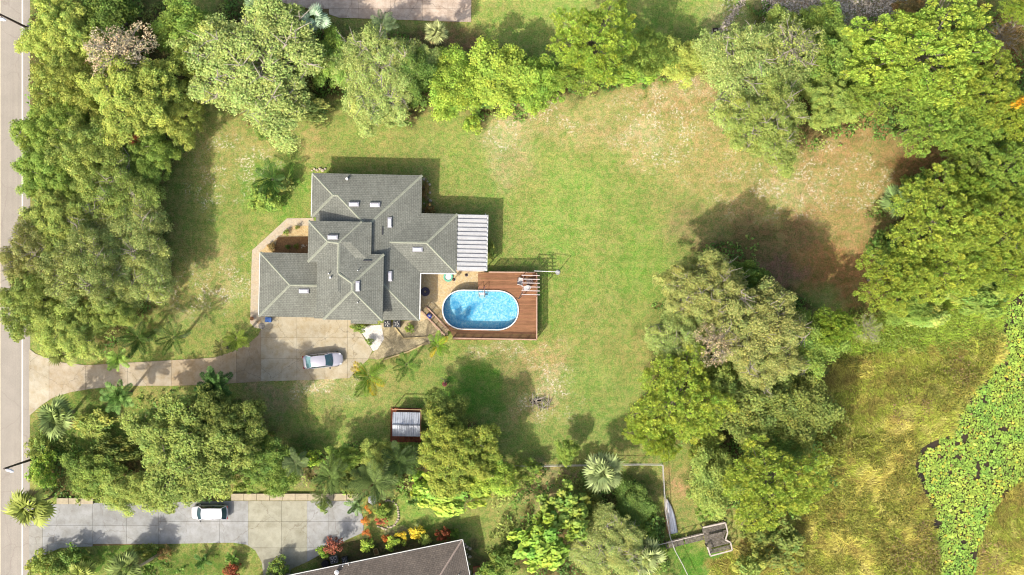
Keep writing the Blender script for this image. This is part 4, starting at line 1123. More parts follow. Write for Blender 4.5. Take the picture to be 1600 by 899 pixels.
def crown(name, seed, R, Hh, npuff, pr, nleaf, lsize, style='leaf', asp=.7, flat=.55, jit=.8, huevar=.16, twig=0.0, fill=.5, zmin=.15, spread=.5):
    """a crown of leaf clumps: R radius, Hh height of the dome above its base (z=0 at the base of the crown)"""
    rng = np.random.RandomState(seed)
    a = rng.rand(3) * 6.28; P_ = []
    tries = 0
    while len(P_) < npuff and tries < npuff * 60:
        tries += 1
        th = rng.rand() * 6.283; lob = 1 + .17 * math.sin(3 * th + a[0]) + .15 * math.sin(5 * th + a[1]) + .10 * math.sin(9 * th + a[2])
        rr = math.sqrt(rng.rand()) * R * lob * .93; q = rr / (R * lob)
        r0 = rng.uniform(*pr) * (1.0 - .25 * q)
        x, y = rr * math.cos(th), rr * math.sin(th)
        z = Hh * (zmin + (1 - zmin) * math.sqrt(max(0, 1 - q ** 2.2))) * rng.uniform(.70, 1.0) + rng.normal() * .25
        if rng.rand() < .22: z -= rng.uniform(.2, .5) * Hh
        ok = all((x - p[0]) ** 2 + (y - p[1]) ** 2 + .6 * (z - p[2]) ** 2 > (fill * (r0 + p[3])) ** 2 for p in P_)
        if ok: P_.append((x, y, z, r0))
    allv = []; allc = []
    for (x, y, z, r0) in P_:
        nl = int(nleaf * (r0 / ((pr[0] + pr[1]) / 2)) ** 2)
        d = unit(rng.normal(size=(nl, 3))); d[:, 2] = np.abs(d[:, 2]) * 1.0 - rng.rand(nl) * .45; d = unit(d)
        rad = r0 * (.5 + spread * rng.rand(nl) ** 1.3) 
        c = np.array([x, y, z]) + d * rad[:, None] * np.array([1, 1, flat + .2])
        hue = rng.normal() * huevar; br = 1 + rng.normal() * .10
        col = np.ones((nl, 3)) * np.array([1 + hue * .75, 1 + hue * .1, 1 - hue * .2]) * br * (1 + rng.normal(size=(nl, 1)) * .16)
        col[:, 0] *= 1 + rng.normal(size=nl) * .08
        if twig:
            tw = rng.rand(nl) < twig; col[tw] = np.array([1.35, 1.2, 1.5]) * rng.uniform(.8, 1.15)
        if style == 'needle':
            base = np.array([x, y, z]) + d * (r0 * .25); tip = np.array([x, y, z]) + d * (r0 * (.8 + .35 * rng.rand(nl)))[:, None] + np.array([0, 0, .1 * r0])
            sd_ = unit(np.cross(d, rng.normal(size=(nl, 3)))) * (lsize * (.7 + .6 * rng.rand(nl)))[:, None]
            allv.append(np.stack([base, tip - sd_ * .8, tip + sd_ * .8], 1))
        else:
            nr = unit(d * .7 + rng.normal(size=(nl, 3)) * jit * .5 + np.array([-.32, -.42, 1.0]))
            q = leaf_quads(c, nr, lsize * (.5 + 1.0 * rng.rand(nl)) * (1.2 if lsize < .2 else 1), asp, rng); allv.append(q[:, 1:] if lsize < .2 else q)
        allc.append(np.clip(col, .15, 3))
    v = np.concatenate(allv); c = np.concatenate(allc)
    return array_mesh(name, v, v.shape[1], M_leaf, c), P_

def trunk_mesh(name, P_, R, Hh, base, rt, nl=10, seed=0, m=None, twigs=0):
    """trunk from the ground (z=0) to the crown base, limbs to the puffs of the crown (crown base at z=base)"""
    rng = random.Random(seed); mb = MB()
    bend = [(0, 0, -.3), (.1 * rt, .05, base * .35), (rng.uniform(-.3, .3), rng.uniform(-.3, .3), base * .75), (0, 0, base + Hh * .25)]
    mb.tube(bend, [rt * 1.5, rt, rt * .85, rt * .6], 8)
    ps = sorted(P_, key=lambda p: rng.random())[:nl]
    for p in ps:
        s_ = Vector(bend[2]).lerp(Vector(bend[3]), rng.random()); e_ = Vector((p[0], p[1], p[2] + base - .1 + (rng.uniform(.5, 1.1) if nl >= 50 and rng.random() < .4 else 0))); mid = s_.lerp(e_, .5) + Vector((0, 0, rng.uniform(-.1, .5)))
        mb.tube([s_, mid, e_], [rt * .42, rt * .25, rt * .1], 5)
        for _ in range(twigs):
            t_ = s_.lerp(e_, rng.uniform(.5, 1)); e2 = t_ + Vector((rng.uniform(-1, 1), rng.uniform(-1, 1), rng.uniform(.1, .9))) * R * .22
            mb.tube([t_, t_.lerp(e2, .5) + Vector((0, 0, .1)), e2], [rt * .16, rt * .1, rt * .04], 4)
    return mb.mesh(name, m or M_bark)

PROTO = {}
def proto(kind, seeds, **k):
    tr = k.pop('trunk'); PROTO[kind] = []
    for s in seeds:
        me, P_ = crown(kind + '_crown', s, **k)
        tm = trunk_mesh(kind + '_trunk', P_, k['R'], k['Hh'], tr['base'], tr['rt'], tr.get('nl', 10), s, tr.get('m'), tr.get('twigs', 0))
        PROTO[kind].append((me, tm, k['R'], k['Hh'], tr['base']))
proto('oak', (11, 12, 13), R=6, Hh=3.6, npuff=250, pr=(.35, 1.15), nleaf=330, lsize=.115, jit=1.0, huevar=.08, twig=.08, fill=.54, spread=.84, trunk=dict(base=4.5, rt=.38, nl=26, twigs=3))
proto('moss', (14, 15, 16), R=6, Hh=3.4, npuff=250, pr=(.35, 1.1), nleaf=330, lsize=.10, jit=1.0, huevar=.08, twig=.16, fill=.55, spread=.88, trunk=dict(base=4.5, rt=.34, nl=70, m=M_bark_grey, twigs=8))
proto('broad', (21, 22, 23), R=4, Hh=3.0, npuff=90, pr=(.6, 1.05), nleaf=250, lsize=.12, jit=.9, huevar=.09, fill=.48, spread=.85, trunk=dict(base=3, rt=.2))
proto('pine', (31, 32, 33), R=6, Hh=4.0, npuff=430, pr=(.34, .66), nleaf=86, lsize=.062, style='needle', huevar=.10, fill=.48, zmin=.1, trunk=dict(base=8, rt=.3, nl=36))
proto('bare', (41,), R=4, Hh=2.6, npuff=70, pr=(.6, 1.0), nleaf=60, lsize=.11, jit=1.4, huevar=.05, fill=.42, trunk=dict(base=5, rt=.24, nl=50, m=M_bark_grey, twigs=7))
proto('shrub', (51, 52, 53), R=2, Hh=1.5, npuff=34, pr=(.45, .8), nleaf=110, lsize=.12, jit=.8, huevar=.15, fill=.4, zmin=.3, trunk=dict(base=.3, rt=.07))
proto('ball', (61, 62), R=1, Hh=1.0, npuff=12, pr=(.38, .55), nleaf=90, lsize=.085, jit=.6, huevar=.1, fill=.3, zmin=.5, flat=.8, trunk=dict(base=.3, rt=.05, nl=5))
proto('bigleaf', (71, 72), R=3, Hh=2.2, npuff=50, pr=(.5, .8), nleaf=60, lsize=.23, jit=.6, huevar=.15, fill=.42, trunk=dict(base=2, rt=.14))

TN = dict(  # leaf tints, as lit colours
 olive=(154, 170, 88), oliveg=(144, 162, 82), green=(128, 156, 68), dark=(96, 126, 54), bright=(146, 180, 66), lime=(164, 192, 76), pine=(166, 188, 78),
 grey=(160, 176, 104), greyb=(158, 162, 98), pink=(206, 188, 160), yellow=(138, 148, 58), brown=(150, 128, 84), brownred=(150, 84, 60), teal=(116, 164, 104),
 orange=(206, 136, 62), flower=(226, 204, 68), red=(150, 88, 72), pinegreen=(148, 176, 80), darkolive=(112, 124, 60), ygreen=(168, 180, 88))
ntree = 0
def plant(kind, name, label, cat, px, py, rpx, h, tint, squash=1.0, ang=0.0, group=None, k=1.0):
    """h: height of the top. px,py,rpx: where and how big the crown shows in the photograph"""
    global ntree; ntree += 1
    rng = random.Random(ntree * 7 + 1)
    cm, tm, R, Hh, base = PROTO[kind][ntree % len(PROTO[kind])]
    hz = h * .75; q = P(px, py, hz)
    rad = rpx / SC * (1 - hz / HC) * (1.08 if h > 4 else 1.0)
    sz = h / (base + Hh); sxy = rad / R
    group = group or {'oak_tree': 'oak trees round the lawn', 'pine_tree': 'pine trees round the lawn', 'leafy_tree': 'leafy trees in the tree belts', 'bare_tree': 'half bare trees',
        'shrub': 'shrubs and bushes', 'round_bush': 'clipped round bushes', 'flowering_bush': 'flowering bushes in the garden bed'}.get(name)
    root = thing(name, label, cat, (q.x, q.y, 0), 0, group)
    a = rng.uniform(0, 6.28)
    t_ = link('trunk' if h > 2 else 'stem', tm, root, rot=(0, 0, 0 if squash != 1 else a), scale=(sxy, sxy * squash, sz))
    if squash != 1.0:
        # crown wider along one axis: turned by ang
        root.rotation_euler = (0, 0, math.radians(ang)); c_ = link('crown' if h > 2 else 'foliage', cm, root, (0, 0, base * sz), (0, 0, 0), (sxy, sxy * squash, sz))
    else: c_ = link('crown' if h > 2 else 'foliage', cm, root, (0, 0, base * sz), (0, 0, a), (sxy, sxy, sz))
    col = TN[tint] if isinstance(tint, str) else tint
    if tint in ('olive', 'oliveg', 'ygreen', 'grey', 'greyb', 'green', 'dark', 'darkolive', 'bright', 'yellow'):
        col = tuple(a * .74 + b_ * .26 for a, b_ in zip(col, (148, 162, 84)))
    elif tint in ('lime', 'pine', 'pinegreen'): col = tuple(a * .85 + b_ * .15 for a, b_ in zip(col, (150, 160, 84)))
    j = rng.uniform(.96, 1.05); jr = rng.uniform(.975, 1.01); al = A(col[0] * j * jr * 1.02, col[1] * j, col[2] * j * .93, 1.55 * k); c_.color = al
    return root

# ------------------------------------------------------------------ the trees and shrubs, one by one
# (kind, name, label, category, px, py, radius px, top height, tint, squash, angle)
PLANTS = [
 # along the road, left
 ('oak','oak_tree','olive green oak in the top left corner beside the road','tree',98,52,54,9,'ygreen',1,0),
 ('broad','leafy_tree','dark green leafy tree behind the top left corner oak','tree',168,18,42,8,'dark',1,0),
 ('bare','bare_tree','pinkish grey leafless tree among the green crowns at upper left','tree',186,84,56,11,'pink',.72,25),
 ('oak','oak_tree','yellow green oak left of the pinkish leafless tree','tree',104,128,52,9,'ygreen',1,0),
 ('oak','oak_tree','green oak overhanging the road edge below the yellow green oak','tree',84,205,50,8.5,'green',1,0),
 ('oak','oak_tree','broad yellow green oak just below the pinkish leafless tree','tree',205,150,62,11,'ygreen',1,0),
 ('oak','oak_tree','light green oak on the lawn side of the upper left cluster','tree',272,178,44,7.5,'ygreen',1,0),
 ('broad','leafy_tree','bright dark green leafy tree between the leafless tree and the big grey oak','tree',286,40,44,8,'green',.75,10),
 ('broad','leafy_tree','small yellowish leafy tree right of the pinkish leafless tree','tree',300,92,30,8,'ygreen',1,0),
 ('moss','oak_tree','very large grey green oak above the lawn at upper left','tree',398,100,104,9,'grey',.86,0),
 ('shrub','shrub','dark green bush poking onto the lawn below the large grey green oak','shrub',412,196,22,2.6,'dark',1,0),
 ('oak','oak_tree','green oak leaning over the white road line below the first roadside oaks','tree',80,262,46,8.5,'green',1,0),
 ('oak','oak_tree','mid green oak in the middle of the left cluster','tree',140,238,56,10,'olive',1,0),
 ('oak','oak_tree','green oak whose shadow falls on the lawn at upper left','tree',222,238,48,7,'green',1,0),
 ('moss','oak_tree','mossy oak at the centre of the left cluster','tree',178,300,58,8.5,'oliveg',1,0),
 ('broad','leafy_tree','rusty brown leafed small tree between the left cluster oaks','tree',214,218,12,7.6,'brownred',1,0),
 ('moss','oak_tree','grey mossy oak with pale twigs beside the lawn at left','tree',196,362,66,8,'grey',1,0),
 ('oak','oak_tree','dark grey green oak just below the gap of grass by the road','tree',98,348,48,9,'olive',1,0),
 ('moss','oak_tree','dull olive oak spreading over the road edge halfway down','tree',56,400,50,9,'greyb',1,0),
 ('moss','oak_tree','grey green oak inside the lower left cluster','tree',132,418,60,10.5,'grey',1,0),
 ('moss','oak_tree','pale mossy oak at the lower right of the left cluster','tree',206,430,56,7.5,'grey',1,0),
 ('oak','oak_tree','dark green oak overhanging the road below the dull olive oak','tree',54,470,54,9,'oliveg',1,0),
 ('oak','oak_tree','olive oak nearest the driveway entrance','tree',106,508,50,8.5,'olive',1,0),
 ('oak','oak_tree','grey green oak between the pale mossy oak and the driveway','tree',172,480,36,8,'oliveg',1,0),
 # top middle
 ('moss','oak_tree','grey green oak above the house, right of the very large one','tree',592,118,74,6.5,'grey',.9,90),
 ('broad','leafy_tree','bright green small tree between the two grey green oaks','tree',520,92,30,6,'green',1.3,0),
 ('shrub','shrub','dark green bush under the top middle oak','shrub',640,130,30,4,'dark',1.2,0),
 ('broad','leafy_tree','deep green tree between the top middle oak and the lime bushes','tree',648,112,30,6.5,'dark',1.2,0),
 ('broad','leafy_tree','lime green leafy tree in the hedge row left of its gap','tree',712,128,44,6,'lime',1,0),
 ('broad','leafy_tree','teal green leafy bush under the lime tree above the lawn','tree',702,162,26,4,'bright',.8,0),
 ('broad','leafy_tree','broad lime green leafy tree in the middle of the hedge row','tree',784,118,50,6.5,'lime',.95,0),
 ('shrub','shrub','small lime green bush standing out on the lawn below the hedge row','shrub',738,192,16,1.8,'lime',1,0),
 ('broad','leafy_tree','green leafy tree in the hedge row next to the tall pine','tree',836,128,36,6,'bright',1.1,0),
 ('pine','pine_tree','tall rounded bright green pine at the top centre','tree',930,64,64,13,'pine',.93,0),
 ('pine','pine_tree','lower pine tucked below the tall rounded pine','tree',912,112,48,9,'pinegreen',.62,0),
 ('broad','leafy_tree','green tree right of the tall rounded pine','tree',1018,84,34,6,'green',1,0),
 ('broad','leafy_tree','yellow green tree at the end of the hedge row by the slatted wooden boxes','tree',1068,96,36,5.5,'ygreen',.85,0),
 ('shrub','shrub','low green bush along the lawn edge below the hedge row end','shrub',1000,118,26,2.6,'bright',.5,0),
 # top right
 ('moss','oak_tree','large grey green oak with bare pale limbs at upper right','tree',1178,116,80,8,'grey',1,0),
 ('moss','oak_tree','grey green oak bulging onto the lawn at upper right','tree',1196,190,60,9.5,'oliveg',1,0),
 ('broad','leafy_tree','green leafy crown next to the gravelly patch at top right','tree',1286,40,34,5,'green',1,0),
 ('bare','bare_tree','pale grey half bare tree between the upper right oaks','tree',1238,72,40,9,'grey',1.1,0),
 ('broad','leafy_tree','olive small tree below the gravelly patch at top right','tree',1224,48,30,5,'oliveg',1,0),
 ('broad','leafy_tree','mid green tree between the upper right oak and the large pine','tree',1298,110,46,7.5,'green',1,0),
 ('oak','oak_tree','green tree above the brown clearing at upper right','tree',1304,160,44,8.5,'oliveg',.8,0),
 ('pine','pine_tree','very large spreading pine at the upper right','tree',1442,80,112,13.5,'pine',.74,10),
 ('pine','pine_tree','pine directly below the left side of the very large pine','tree',1372,136,56,11,'pinegreen',.8,0),
 ('pine','pine_tree','pine below the very large pine, above the brown clearing','tree',1452,192,54,11,'pinegreen',.9,0),
 ('pine','pine_tree','pine near the right edge below the very large pine','tree',1532,142,58,11.5,'pine',.9,0),
 ('pine','pine_tree','small pine in the top right corner','tree',1588,16,26,9,'pine',1,0),
 ('bare','bare_tree','rusty bare brush left of the top right corner pine','tree',1568,56,34,5,'brown',1,0),
 ('ball','leafy_tree','small tree with orange autumn leaves near the right edge','tree',1572,163,10,9.5,(226,176,60),1,0),
 ('pine','pine_tree','pine at the right edge beside the orange leafed tree','tree',1592,196,38,9,'pine',1,0),
 ('shrub','shrub','dark green bush under the right edge pines','shrub',1552,228,36,4,'dark',1,0),
 ('pine','pine_tree','pine half way down the right edge above the pond','tree',1572,272,50,10,'pinegreen',1,0),
 ('oak','oak_tree','olive green tree right of the fan palm at the clearing edge','tree',1508,258,32,8,'oliveg',1,0),
 ('pine','pine_tree','broad pine right of the fan palm at the clearing','tree',1462,342,76,11.5,'pine',.84,-15),
 ('pine','pine_tree','pine at the right edge, right of the broad pine','tree',1556,348,54,11,'pine',1,0),
 ('pine','pine_tree','pine below the broad pine, at the shady clearing edge','tree',1394,436,58,10.5,'pine',.82,10),
 ('pine','pine_tree','low pine above the marsh, between two bigger ones','tree',1478,420,62,9,'pine',.8,0),
 ('pine','pine_tree','pine touching the right edge just above the pond','tree',1568,414,50,9,'pine',.8,0),
 ('shrub','shrub','dark green thicket under the broad pine at the clearing edge','shrub',1386,388,30,4,'dark',1.2,0),
 ('shrub','shrub','dark bush above the fan palm in the rusty shade','shrub',1440,288,26,3,'dark',.8,0),
 ('shrub','shrub','wide green low bush above the marsh near the pond corner','shrub',1530,468,44,2.5,'green',.6,0),
 ('shrub','shrub','green low bush above the marsh, left of the one near the pond','shrub',1440,486,44,2.5,'olive',.7,0),
 ('bare','bare_tree','grey leafless bush between the marsh and the pine shade','shrub',1352,516,26,4,'grey',1,0),
 ('oak','oak_tree','green tree wedged between the mid green tree and the very large pine','tree',1348,84,40,9,'green',1,0),
 ('pine','pine_tree','pine filling the gap above the rusty shade near the right edge','tree',1508,206,44,9.5,'pinegreen',.9,0),
 ('pine','pine_tree','small pine directly above the fan palm thicket','tree',1506,296,38,9.5,'pine',.9,0),
 ('pine','pine_tree','low pine between the broad pine and the right edge','tree',1516,388,44,9,'pinegreen',.8,0),
 ('broad','leafy_tree','low green tree above the marsh below the right pines','tree',1420,486,34,4.5,'green',.6,0),
 ('broad','leafy_tree','olive tree right of the big lime leaning pine','tree',1118,604,40,8,'olive',1,0),
 # middle right
 ('moss','oak_tree','grey brown mossy oak nearest the wide lawn, casting the big shadow','tree',1096,452,58,11,'greyb',.9,0),
 ('moss','oak_tree','biggest grey brown mossy oak in the middle right group','tree',1172,500,70,12,'greyb',.95,0),
 ('moss','oak_tree','dark grey oak at the lawn edge below the nearest mossy one','tree',1066,520,48,9,'grey',1,0),
 ('bare','bare_tree','leafless silvery twigs in the middle of the mossy oaks','tree',1120,536,34,12,'pink',1,0),
 ('moss','oak_tree','olive oak between the biggest mossy oak and the lime pine','tree',1196,560,50,9.5,'greyb',.9,0),
 ('broad','leafy_tree','dark green tree behind the mossy oaks on the shady side','tree',1150,436,40,8,'dark',.7,0),
 ('broad','leafy_tree','mid green leafy tree right of the biggest mossy oak','tree',1272,536,40,8,'green',1.1,0),
 ('pine','pine_tree','small vivid lime pine between the mossy oaks and the marsh','tree',1302,512,34,9.5,'lime',.9,0),
 ('pine','pine_tree','large lime pine leaning over the wide lawn at lower centre right','tree',1062,622,72,11,'pine',.92,-25),
 ('pine','pine_tree','small lime pine beside the lawn, left of the large leaning one','tree',1012,672,34,9,'pine',.9,0),
 ('pine','pine_tree','narrow lime pine at the tip of the lower lawn by the wire fence','tree',1036,694,24,8,'pine',1,0),
 ('broad','leafy_tree','very dark green tree right of the large lime pine','tree',1176,632,60,8,'darkolive',.9,0),
 ('broad','leafy_tree','dark olive tree on the edge of the marsh','tree',1252,640,50,7,'darkolive',1.1,0),
 ('broad','leafy_tree','dark thicket tree above the lower pine','tree',1210,690,46,6,'dark',.6,0),
 ('pine','pine_tree','wide lime pine beside the marsh at the lower right','tree',1208,756,82,10.5,'pine',.74,12),
 ('broad','leafy_tree','olive green tree left of the wide lime pine','tree',1120,752,38,6.5,'oliveg',1.2,0),
 ('shrub','shrub','yellow autumn coloured bush at the lawn strip by the pine','shrub',1094,708,17,3,'yellow',1.2,0),
 ('shrub','shrub','green bush above the small timber dock','shrub',1108,792,22,3,'green',1,0),
 ('shrub','shrub','olive bush at the bottom edge right of the dock','shrub',1172,888,28,3,'oliveg',.9,0),
 ('shrub','shrub','dark bush shaded by the wide lime pine, right of the dock','shrub',1184,832,26,3,'darkolive',.8,0),
 ('shrub','shrub','darker low thicket at the bottom edge of the marsh','shrub',1220,860,40,2.5,'darkolive',.9,0),
 # lower middle
 ('oak','olive_tree','yellow olive spreading tree right of the shed','tree',714,708,60,8,'yellow',.92,0),
 ('broad','leafy_tree','small shaded green tree above the yellow olive tree','tree',694,646,32,6,'darkolive',1,0),
 ('bigleaf','leafy_tree','bright yellow green large leaved tree below the yellow olive tree','tree',700,772,50,5,'lime',.62,-5),
 ('bigleaf','leafy_tree','teal tinted large leaved shrub left of the bright large leaved tree','tree',664,764,24,4,'bright',1,0),
 ('broad','leafy_tree','lime leafy tree between the yellow olive tree and the wire fence','tree',768,744,36,5.5,'lime',.8,0),
 ('broad','leafy_tree','small dark tree on the wire fence line left of the fan palm','tree',886,706,17,4,'green',1.2,0),
 ('bigleaf','leafy_tree','vivid green large leaved tree at the bottom centre','tree',848,846,50,7,'bright',.8,35),
 ('bigleaf','leafy_tree','green large leaved tree just above the vivid one','tree',884,798,38,6.5,'green',1,0),
 ('moss','oak_tree','grey green oak at the bottom edge right of the vivid large leaved tree','tree',952,852,56,5,'grey',.9,0),
 ('broad','leafy_tree','dark green shrub tree inside the wire fence corner','tree',990,790,30,2.8,'dark',1.2,0),
 ('shrub','shrub','green bush between the canoe and the bottom edge fan palm','shrub',1010,826,18,1.5,'green',1.3,0),
 ('shrub','shrub','light green bush where the fence starts, below its left end','shrub',826,738,22,2.4,'green',.8,0),
 ('shrub','shrub','dark bush at the bottom edge left of the vivid large leaved tree','shrub',792,872,26,3,'dark',.8,0),
 ('shrub','shrub','small green bush beside the small brick planter at the bottom edge','shrub',768,892,22,2.5,'green',.8,0),
 # lower left
 ('oak','oak_tree','large dark olive oak above the white minivan','tree',294,706,85,9.5,'oliveg',.92,0),
 ('oak','oak_tree','darker oak behind the large olive oak on its lawn side','tree',352,668,56,9,'darkolive',.95,0),
 ('oak','oak_tree','olive oak bough overhanging the grey driveway left of the minivan','tree',246,764,38,7,'olive',.8,0),
 ('broad','leafy_tree','dark leafy tree between the road palms and the olive oak','tree',142,742,40,4.5,'green',.8,0),
 ('broad','leafy_tree','yellow green leafy tree hanging over the grey driveway','tree',196,770,38,5,'olive',.75,0),
 ('shrub','shrub','bright green roadside bush below the lamp pole','shrub',66,738,22,3,'bright',1.4,0),
 ('shrub','shrub','green shrub below the spiky palm at the driveway mouth','shrub',60,700,18,2.6,'oliveg',1.2,0),
 ('shrub','shrub','low yellow green bush in the middle of the roadside strip','shrub',146,664,34,1.6,'ygreen',.7,0),
 ('shrub','shrub','dark low bush under the roadside trees by the olive oak','shrub',180,704,42,3,'darkolive',.5,0),
 ('broad','leafy_tree','deep green tree right of the darker oak','tree',408,716,38,5,'dark',.9,0),
 ('broad','leafy_tree','dark green tree among the palms above the coping wall','tree',440,740,28,4.5,'green',1,0),
 ('shrub','shrub','yellow green bush below the small palms above the coping wall','shrub',480,718,22,3,'lime',.6,0),
 ('broad','leafy_tree','dark tree left of the shed palm group','tree',540,716,26,4.5,'green',.7,0),
 ('broad','leafy_tree','grey green tree below the shed','tree',592,712,28,4.5,'olive',.8,0),
 ('shrub','shrub','dark green bush hugging the lower edge of the shed','shrub',630,712,26,3.5,'dark',.7,0),
 ('shrub','shrub','dark green bushes at the bottom left beside the road strip','shrub',104,880,34,2.6,'dark',.7,0),
 ('shrub','shrub','yellow green bush in the bottom left corner of the garden island','shrub',62,882,20,2,'ygreen',1,0),
 ('shrub','shrub','dark bush under the leaning palm trunk','shrub',218,868,28,2,'darkolive',.6,0),
 ('shrub','shrub','brown and orange bush at the tip of the leaning palm trunk','shrub',258,866,10,1.5,'brown',1.2,0),
 ('shrub','shrub','red leaved bush near the bottom edge in the garden island','shrub',362,892,13,1.6,'brownred',1,0),
 ('shrub','shrub','green bush beside the curve of the grey driveway at the bottom','shrub',434,888,17,2.0,'green',1,0),
 ('shrub','shrub','dark green bush overhanging the coping wall','shrub',426,762,13,2.4,'dark',1.2,0),
 ('shrub','shrub','round green bush on the grey driveway edge below the coping wall','shrub',505,792,9,1.6,'green',1.1,0),
 # round the house
 ('shrub','shrub','young whitish green shrub on the lawn left of the house','shrub',413,310,24,2.6,'green',1.1,20),
 ('shrub','shrub','sparse silvery shrub left of the house, right of the whitish one','shrub',447,290,13,2.0,'grey',.8,30),
 ('shrub','shrub','green bush under the garage eave by the gravel bed','shrub',560,512,13,1.4,'green',.6,0),
 ('shrub','shrub','tiny green bush in the white gravel bed','shrub',577,534,6,.9,'green',1,0),
 ('shrub','shrub','small bush below the air conditioners','shrub',640,514,7,1.0,'green',1,0),
 ('shrub','shrub','sparse tan shrub by the porch end','shrub',767,392,7,1.3,'olive',2.2,0),
 ('shrub','shrub','dry brown shrubs in the shaded nook beside the house','shrub',672,326,9,1.4,'brown',1,0),
 ('shrub','shrub','low dry plants along the shaded house wall','shrub',664,298,6,1.0,'brown',2.6,0),
 # neighbour's garden
 ('ball','round_bush','dark red round bush at the driveway end by the brown roof','bush',519,853,14.5,2.9,'red',1,0),
 ('shrub','shrub','green bush half hidden behind the dark red round bush','shrub',505,862,11,1.6,'bright',1,0),
 ('ball','round_bush','yellow green ball shaped bush left of the timber box','bush',572,853,11,1.8,'lime',1,0),
 ('ball','round_bush','yellow green ball shaped bush below the yellow flowers','bush',616,850,12.5,1.9,'lime',1,0),
 ('ball','round_bush','dull green ball shaped bush right of the yellow flowers','bush',665,842,10.5,1.8,'ygreen',1,0),
 ('shrub','shrub','deep red cordyline bush near the brown roof corner','shrub',693,837,12,1.8,'brownred',.9,0),
 ('shrub','shrub','dark green bush at the very corner of the brown roof','shrub',711,835,8,1.5,'dark',1,0),
 ('ball','flowering_bush','bright yellow flowering bush left of its larger twin','flowering bush',627,838,10,1.4,'flower',.7,0),
 ('ball','flowering_bush','larger bright yellow flowering bush beside the dull ball bush','flowering bush',650,833,13,1.5,'flower',.8,0),
 ('ball','flowering_bush','orange flowering plant topmost in the row by the grey driveway','flowering bush',572,797,6.5,1.0,'orange',1,0),
 ('ball','flowering_bush','orange flowering plant second in the row by the grey driveway','flowering bush',570,814,7,1.1,'orange',1,0),
 ('ball','flowering_bush','orange flowering plant lowest in the row by the grey driveway','flowering bush',573,834,7,1.1,(196,118,62),1,0),
 ('ball','flowering_bush','orange flowering plant between the yellow green ball bushes','flowering bush',603,842,6.5,1.1,(196,118,62),1,0),
 ('ball','flowering_bush','orange flowering plant near the palm in the stone ringed bed','flowering bush',589,789,5.5,1.0,'orange',1,0),
 ('shrub','shrub','red and pink leaved plant in the stone ringed bed','shrub',597,814,10,1.2,(190,110,90),.8,0),
 ('shrub','shrub','green plants in the middle of the stone ringed bed','shrub',597,800,14,1.4,'green',.9,0),
]
for p_ in PLANTS:
    kind, nm, lb, ct, px, py, rr, hh, tn, sq, an = p_
    plant(kind, nm, lb, ct, px, py, rr, hh, tn, sq, an)

# ------------------------------------------------------------------ palms
def fan_frond(seed, L=1.5):
    """costapalmate fan: petiole and a ring of drooping leaflets"""
    rng = np.random.RandomState(seed); qs = []
    pet = L * .50; n_ = 13
    qs.append(np.array([[0, -.02, 0], [0, .02, 0], [pet, .02, .12], [pet, -.02, .12]]))
    for i in range(n_):
        a = (i / (n_ - 1) - .5) * 3.7; ln = L * .50 * (1 - .22 * abs(a) / 1.9) * rng.uniform(.88, 1.06)
        d = np.array([math.cos(a), math.sin(a)]); s_ = np.array([-d[1], d[0]]) * .045 * L
        b = np.array([pet, 0, .12]); m_ = b + np.array([d[0] * ln * .6, d[1] * ln * .6, .02]); t = b + np.array([d[0] * ln, d[1] * ln, -.18 * L * rng.uniform(.6, 1.3)])
        s3 = np.array([s_[0], s_[1], 0])
        qs.append(np.array([b, m_ - s3, t, m_ + s3]))
    q = np.array(qs); c = np.ones((len(q), 3)) * (1 + rng.normal(size=(len(q), 1)) * .26)
    return array_mesh('fan_frond', q, 4, M_leaf, np.clip(c, .3, 2))
def feather_frond(seed, L=2.6, wd=.55, nleaf=26, droop=.5):
    rng = np.random.RandomState(seed); qs = []
    def pt(t): return np.array([L * t * (1 - .12 * t), 0, L * (.32 * t - droop * .62 * t * t)])
    for i in range(6):
        a, b = pt(i / 6), pt((i + 1) / 6); qs.append(np.array([a + [0, -.03, 0], b + [0, -.02, 0], b + [0, .02, 0], a + [0, .03, 0]]))
    for i in range(nleaf):
        t = .14 + .86 * i / nleaf; o = pt(t); ln = wd * math.sin(math.pi * (t * .86 + .12)) ** .6
        for s_ in (-1, 1):
            tip = o + np.array([ln * .65, s_ * ln * rng.uniform(.8, 1.1), -.28 * ln * rng.uniform(.3, 1.4)])
            qs.append(np.array([o + [-.02, 0, 0], o * .5 + tip * .5 + [-.03, 0, .04], tip, o * .5 + tip * .5 + [.045, 0, .04]]))
    q = np.array(qs); c = np.ones((len(q), 3)) * (1 + rng.normal(size=(len(q), 1)) * .26)
    return array_mesh('feather_frond', q, 4, M_leaf, np.clip(c, .3, 2))
FAN = [fan_frond(s) for s in (1, 2, 3)]
FEA = [feather_frond(s, droop=dr) for s, dr in ((4, .55), (5, .8), (6, .35))]
CYC = [feather_frond(s, 1.5, .3, 20, .45) for s in (7, 8)]
npalm = 0
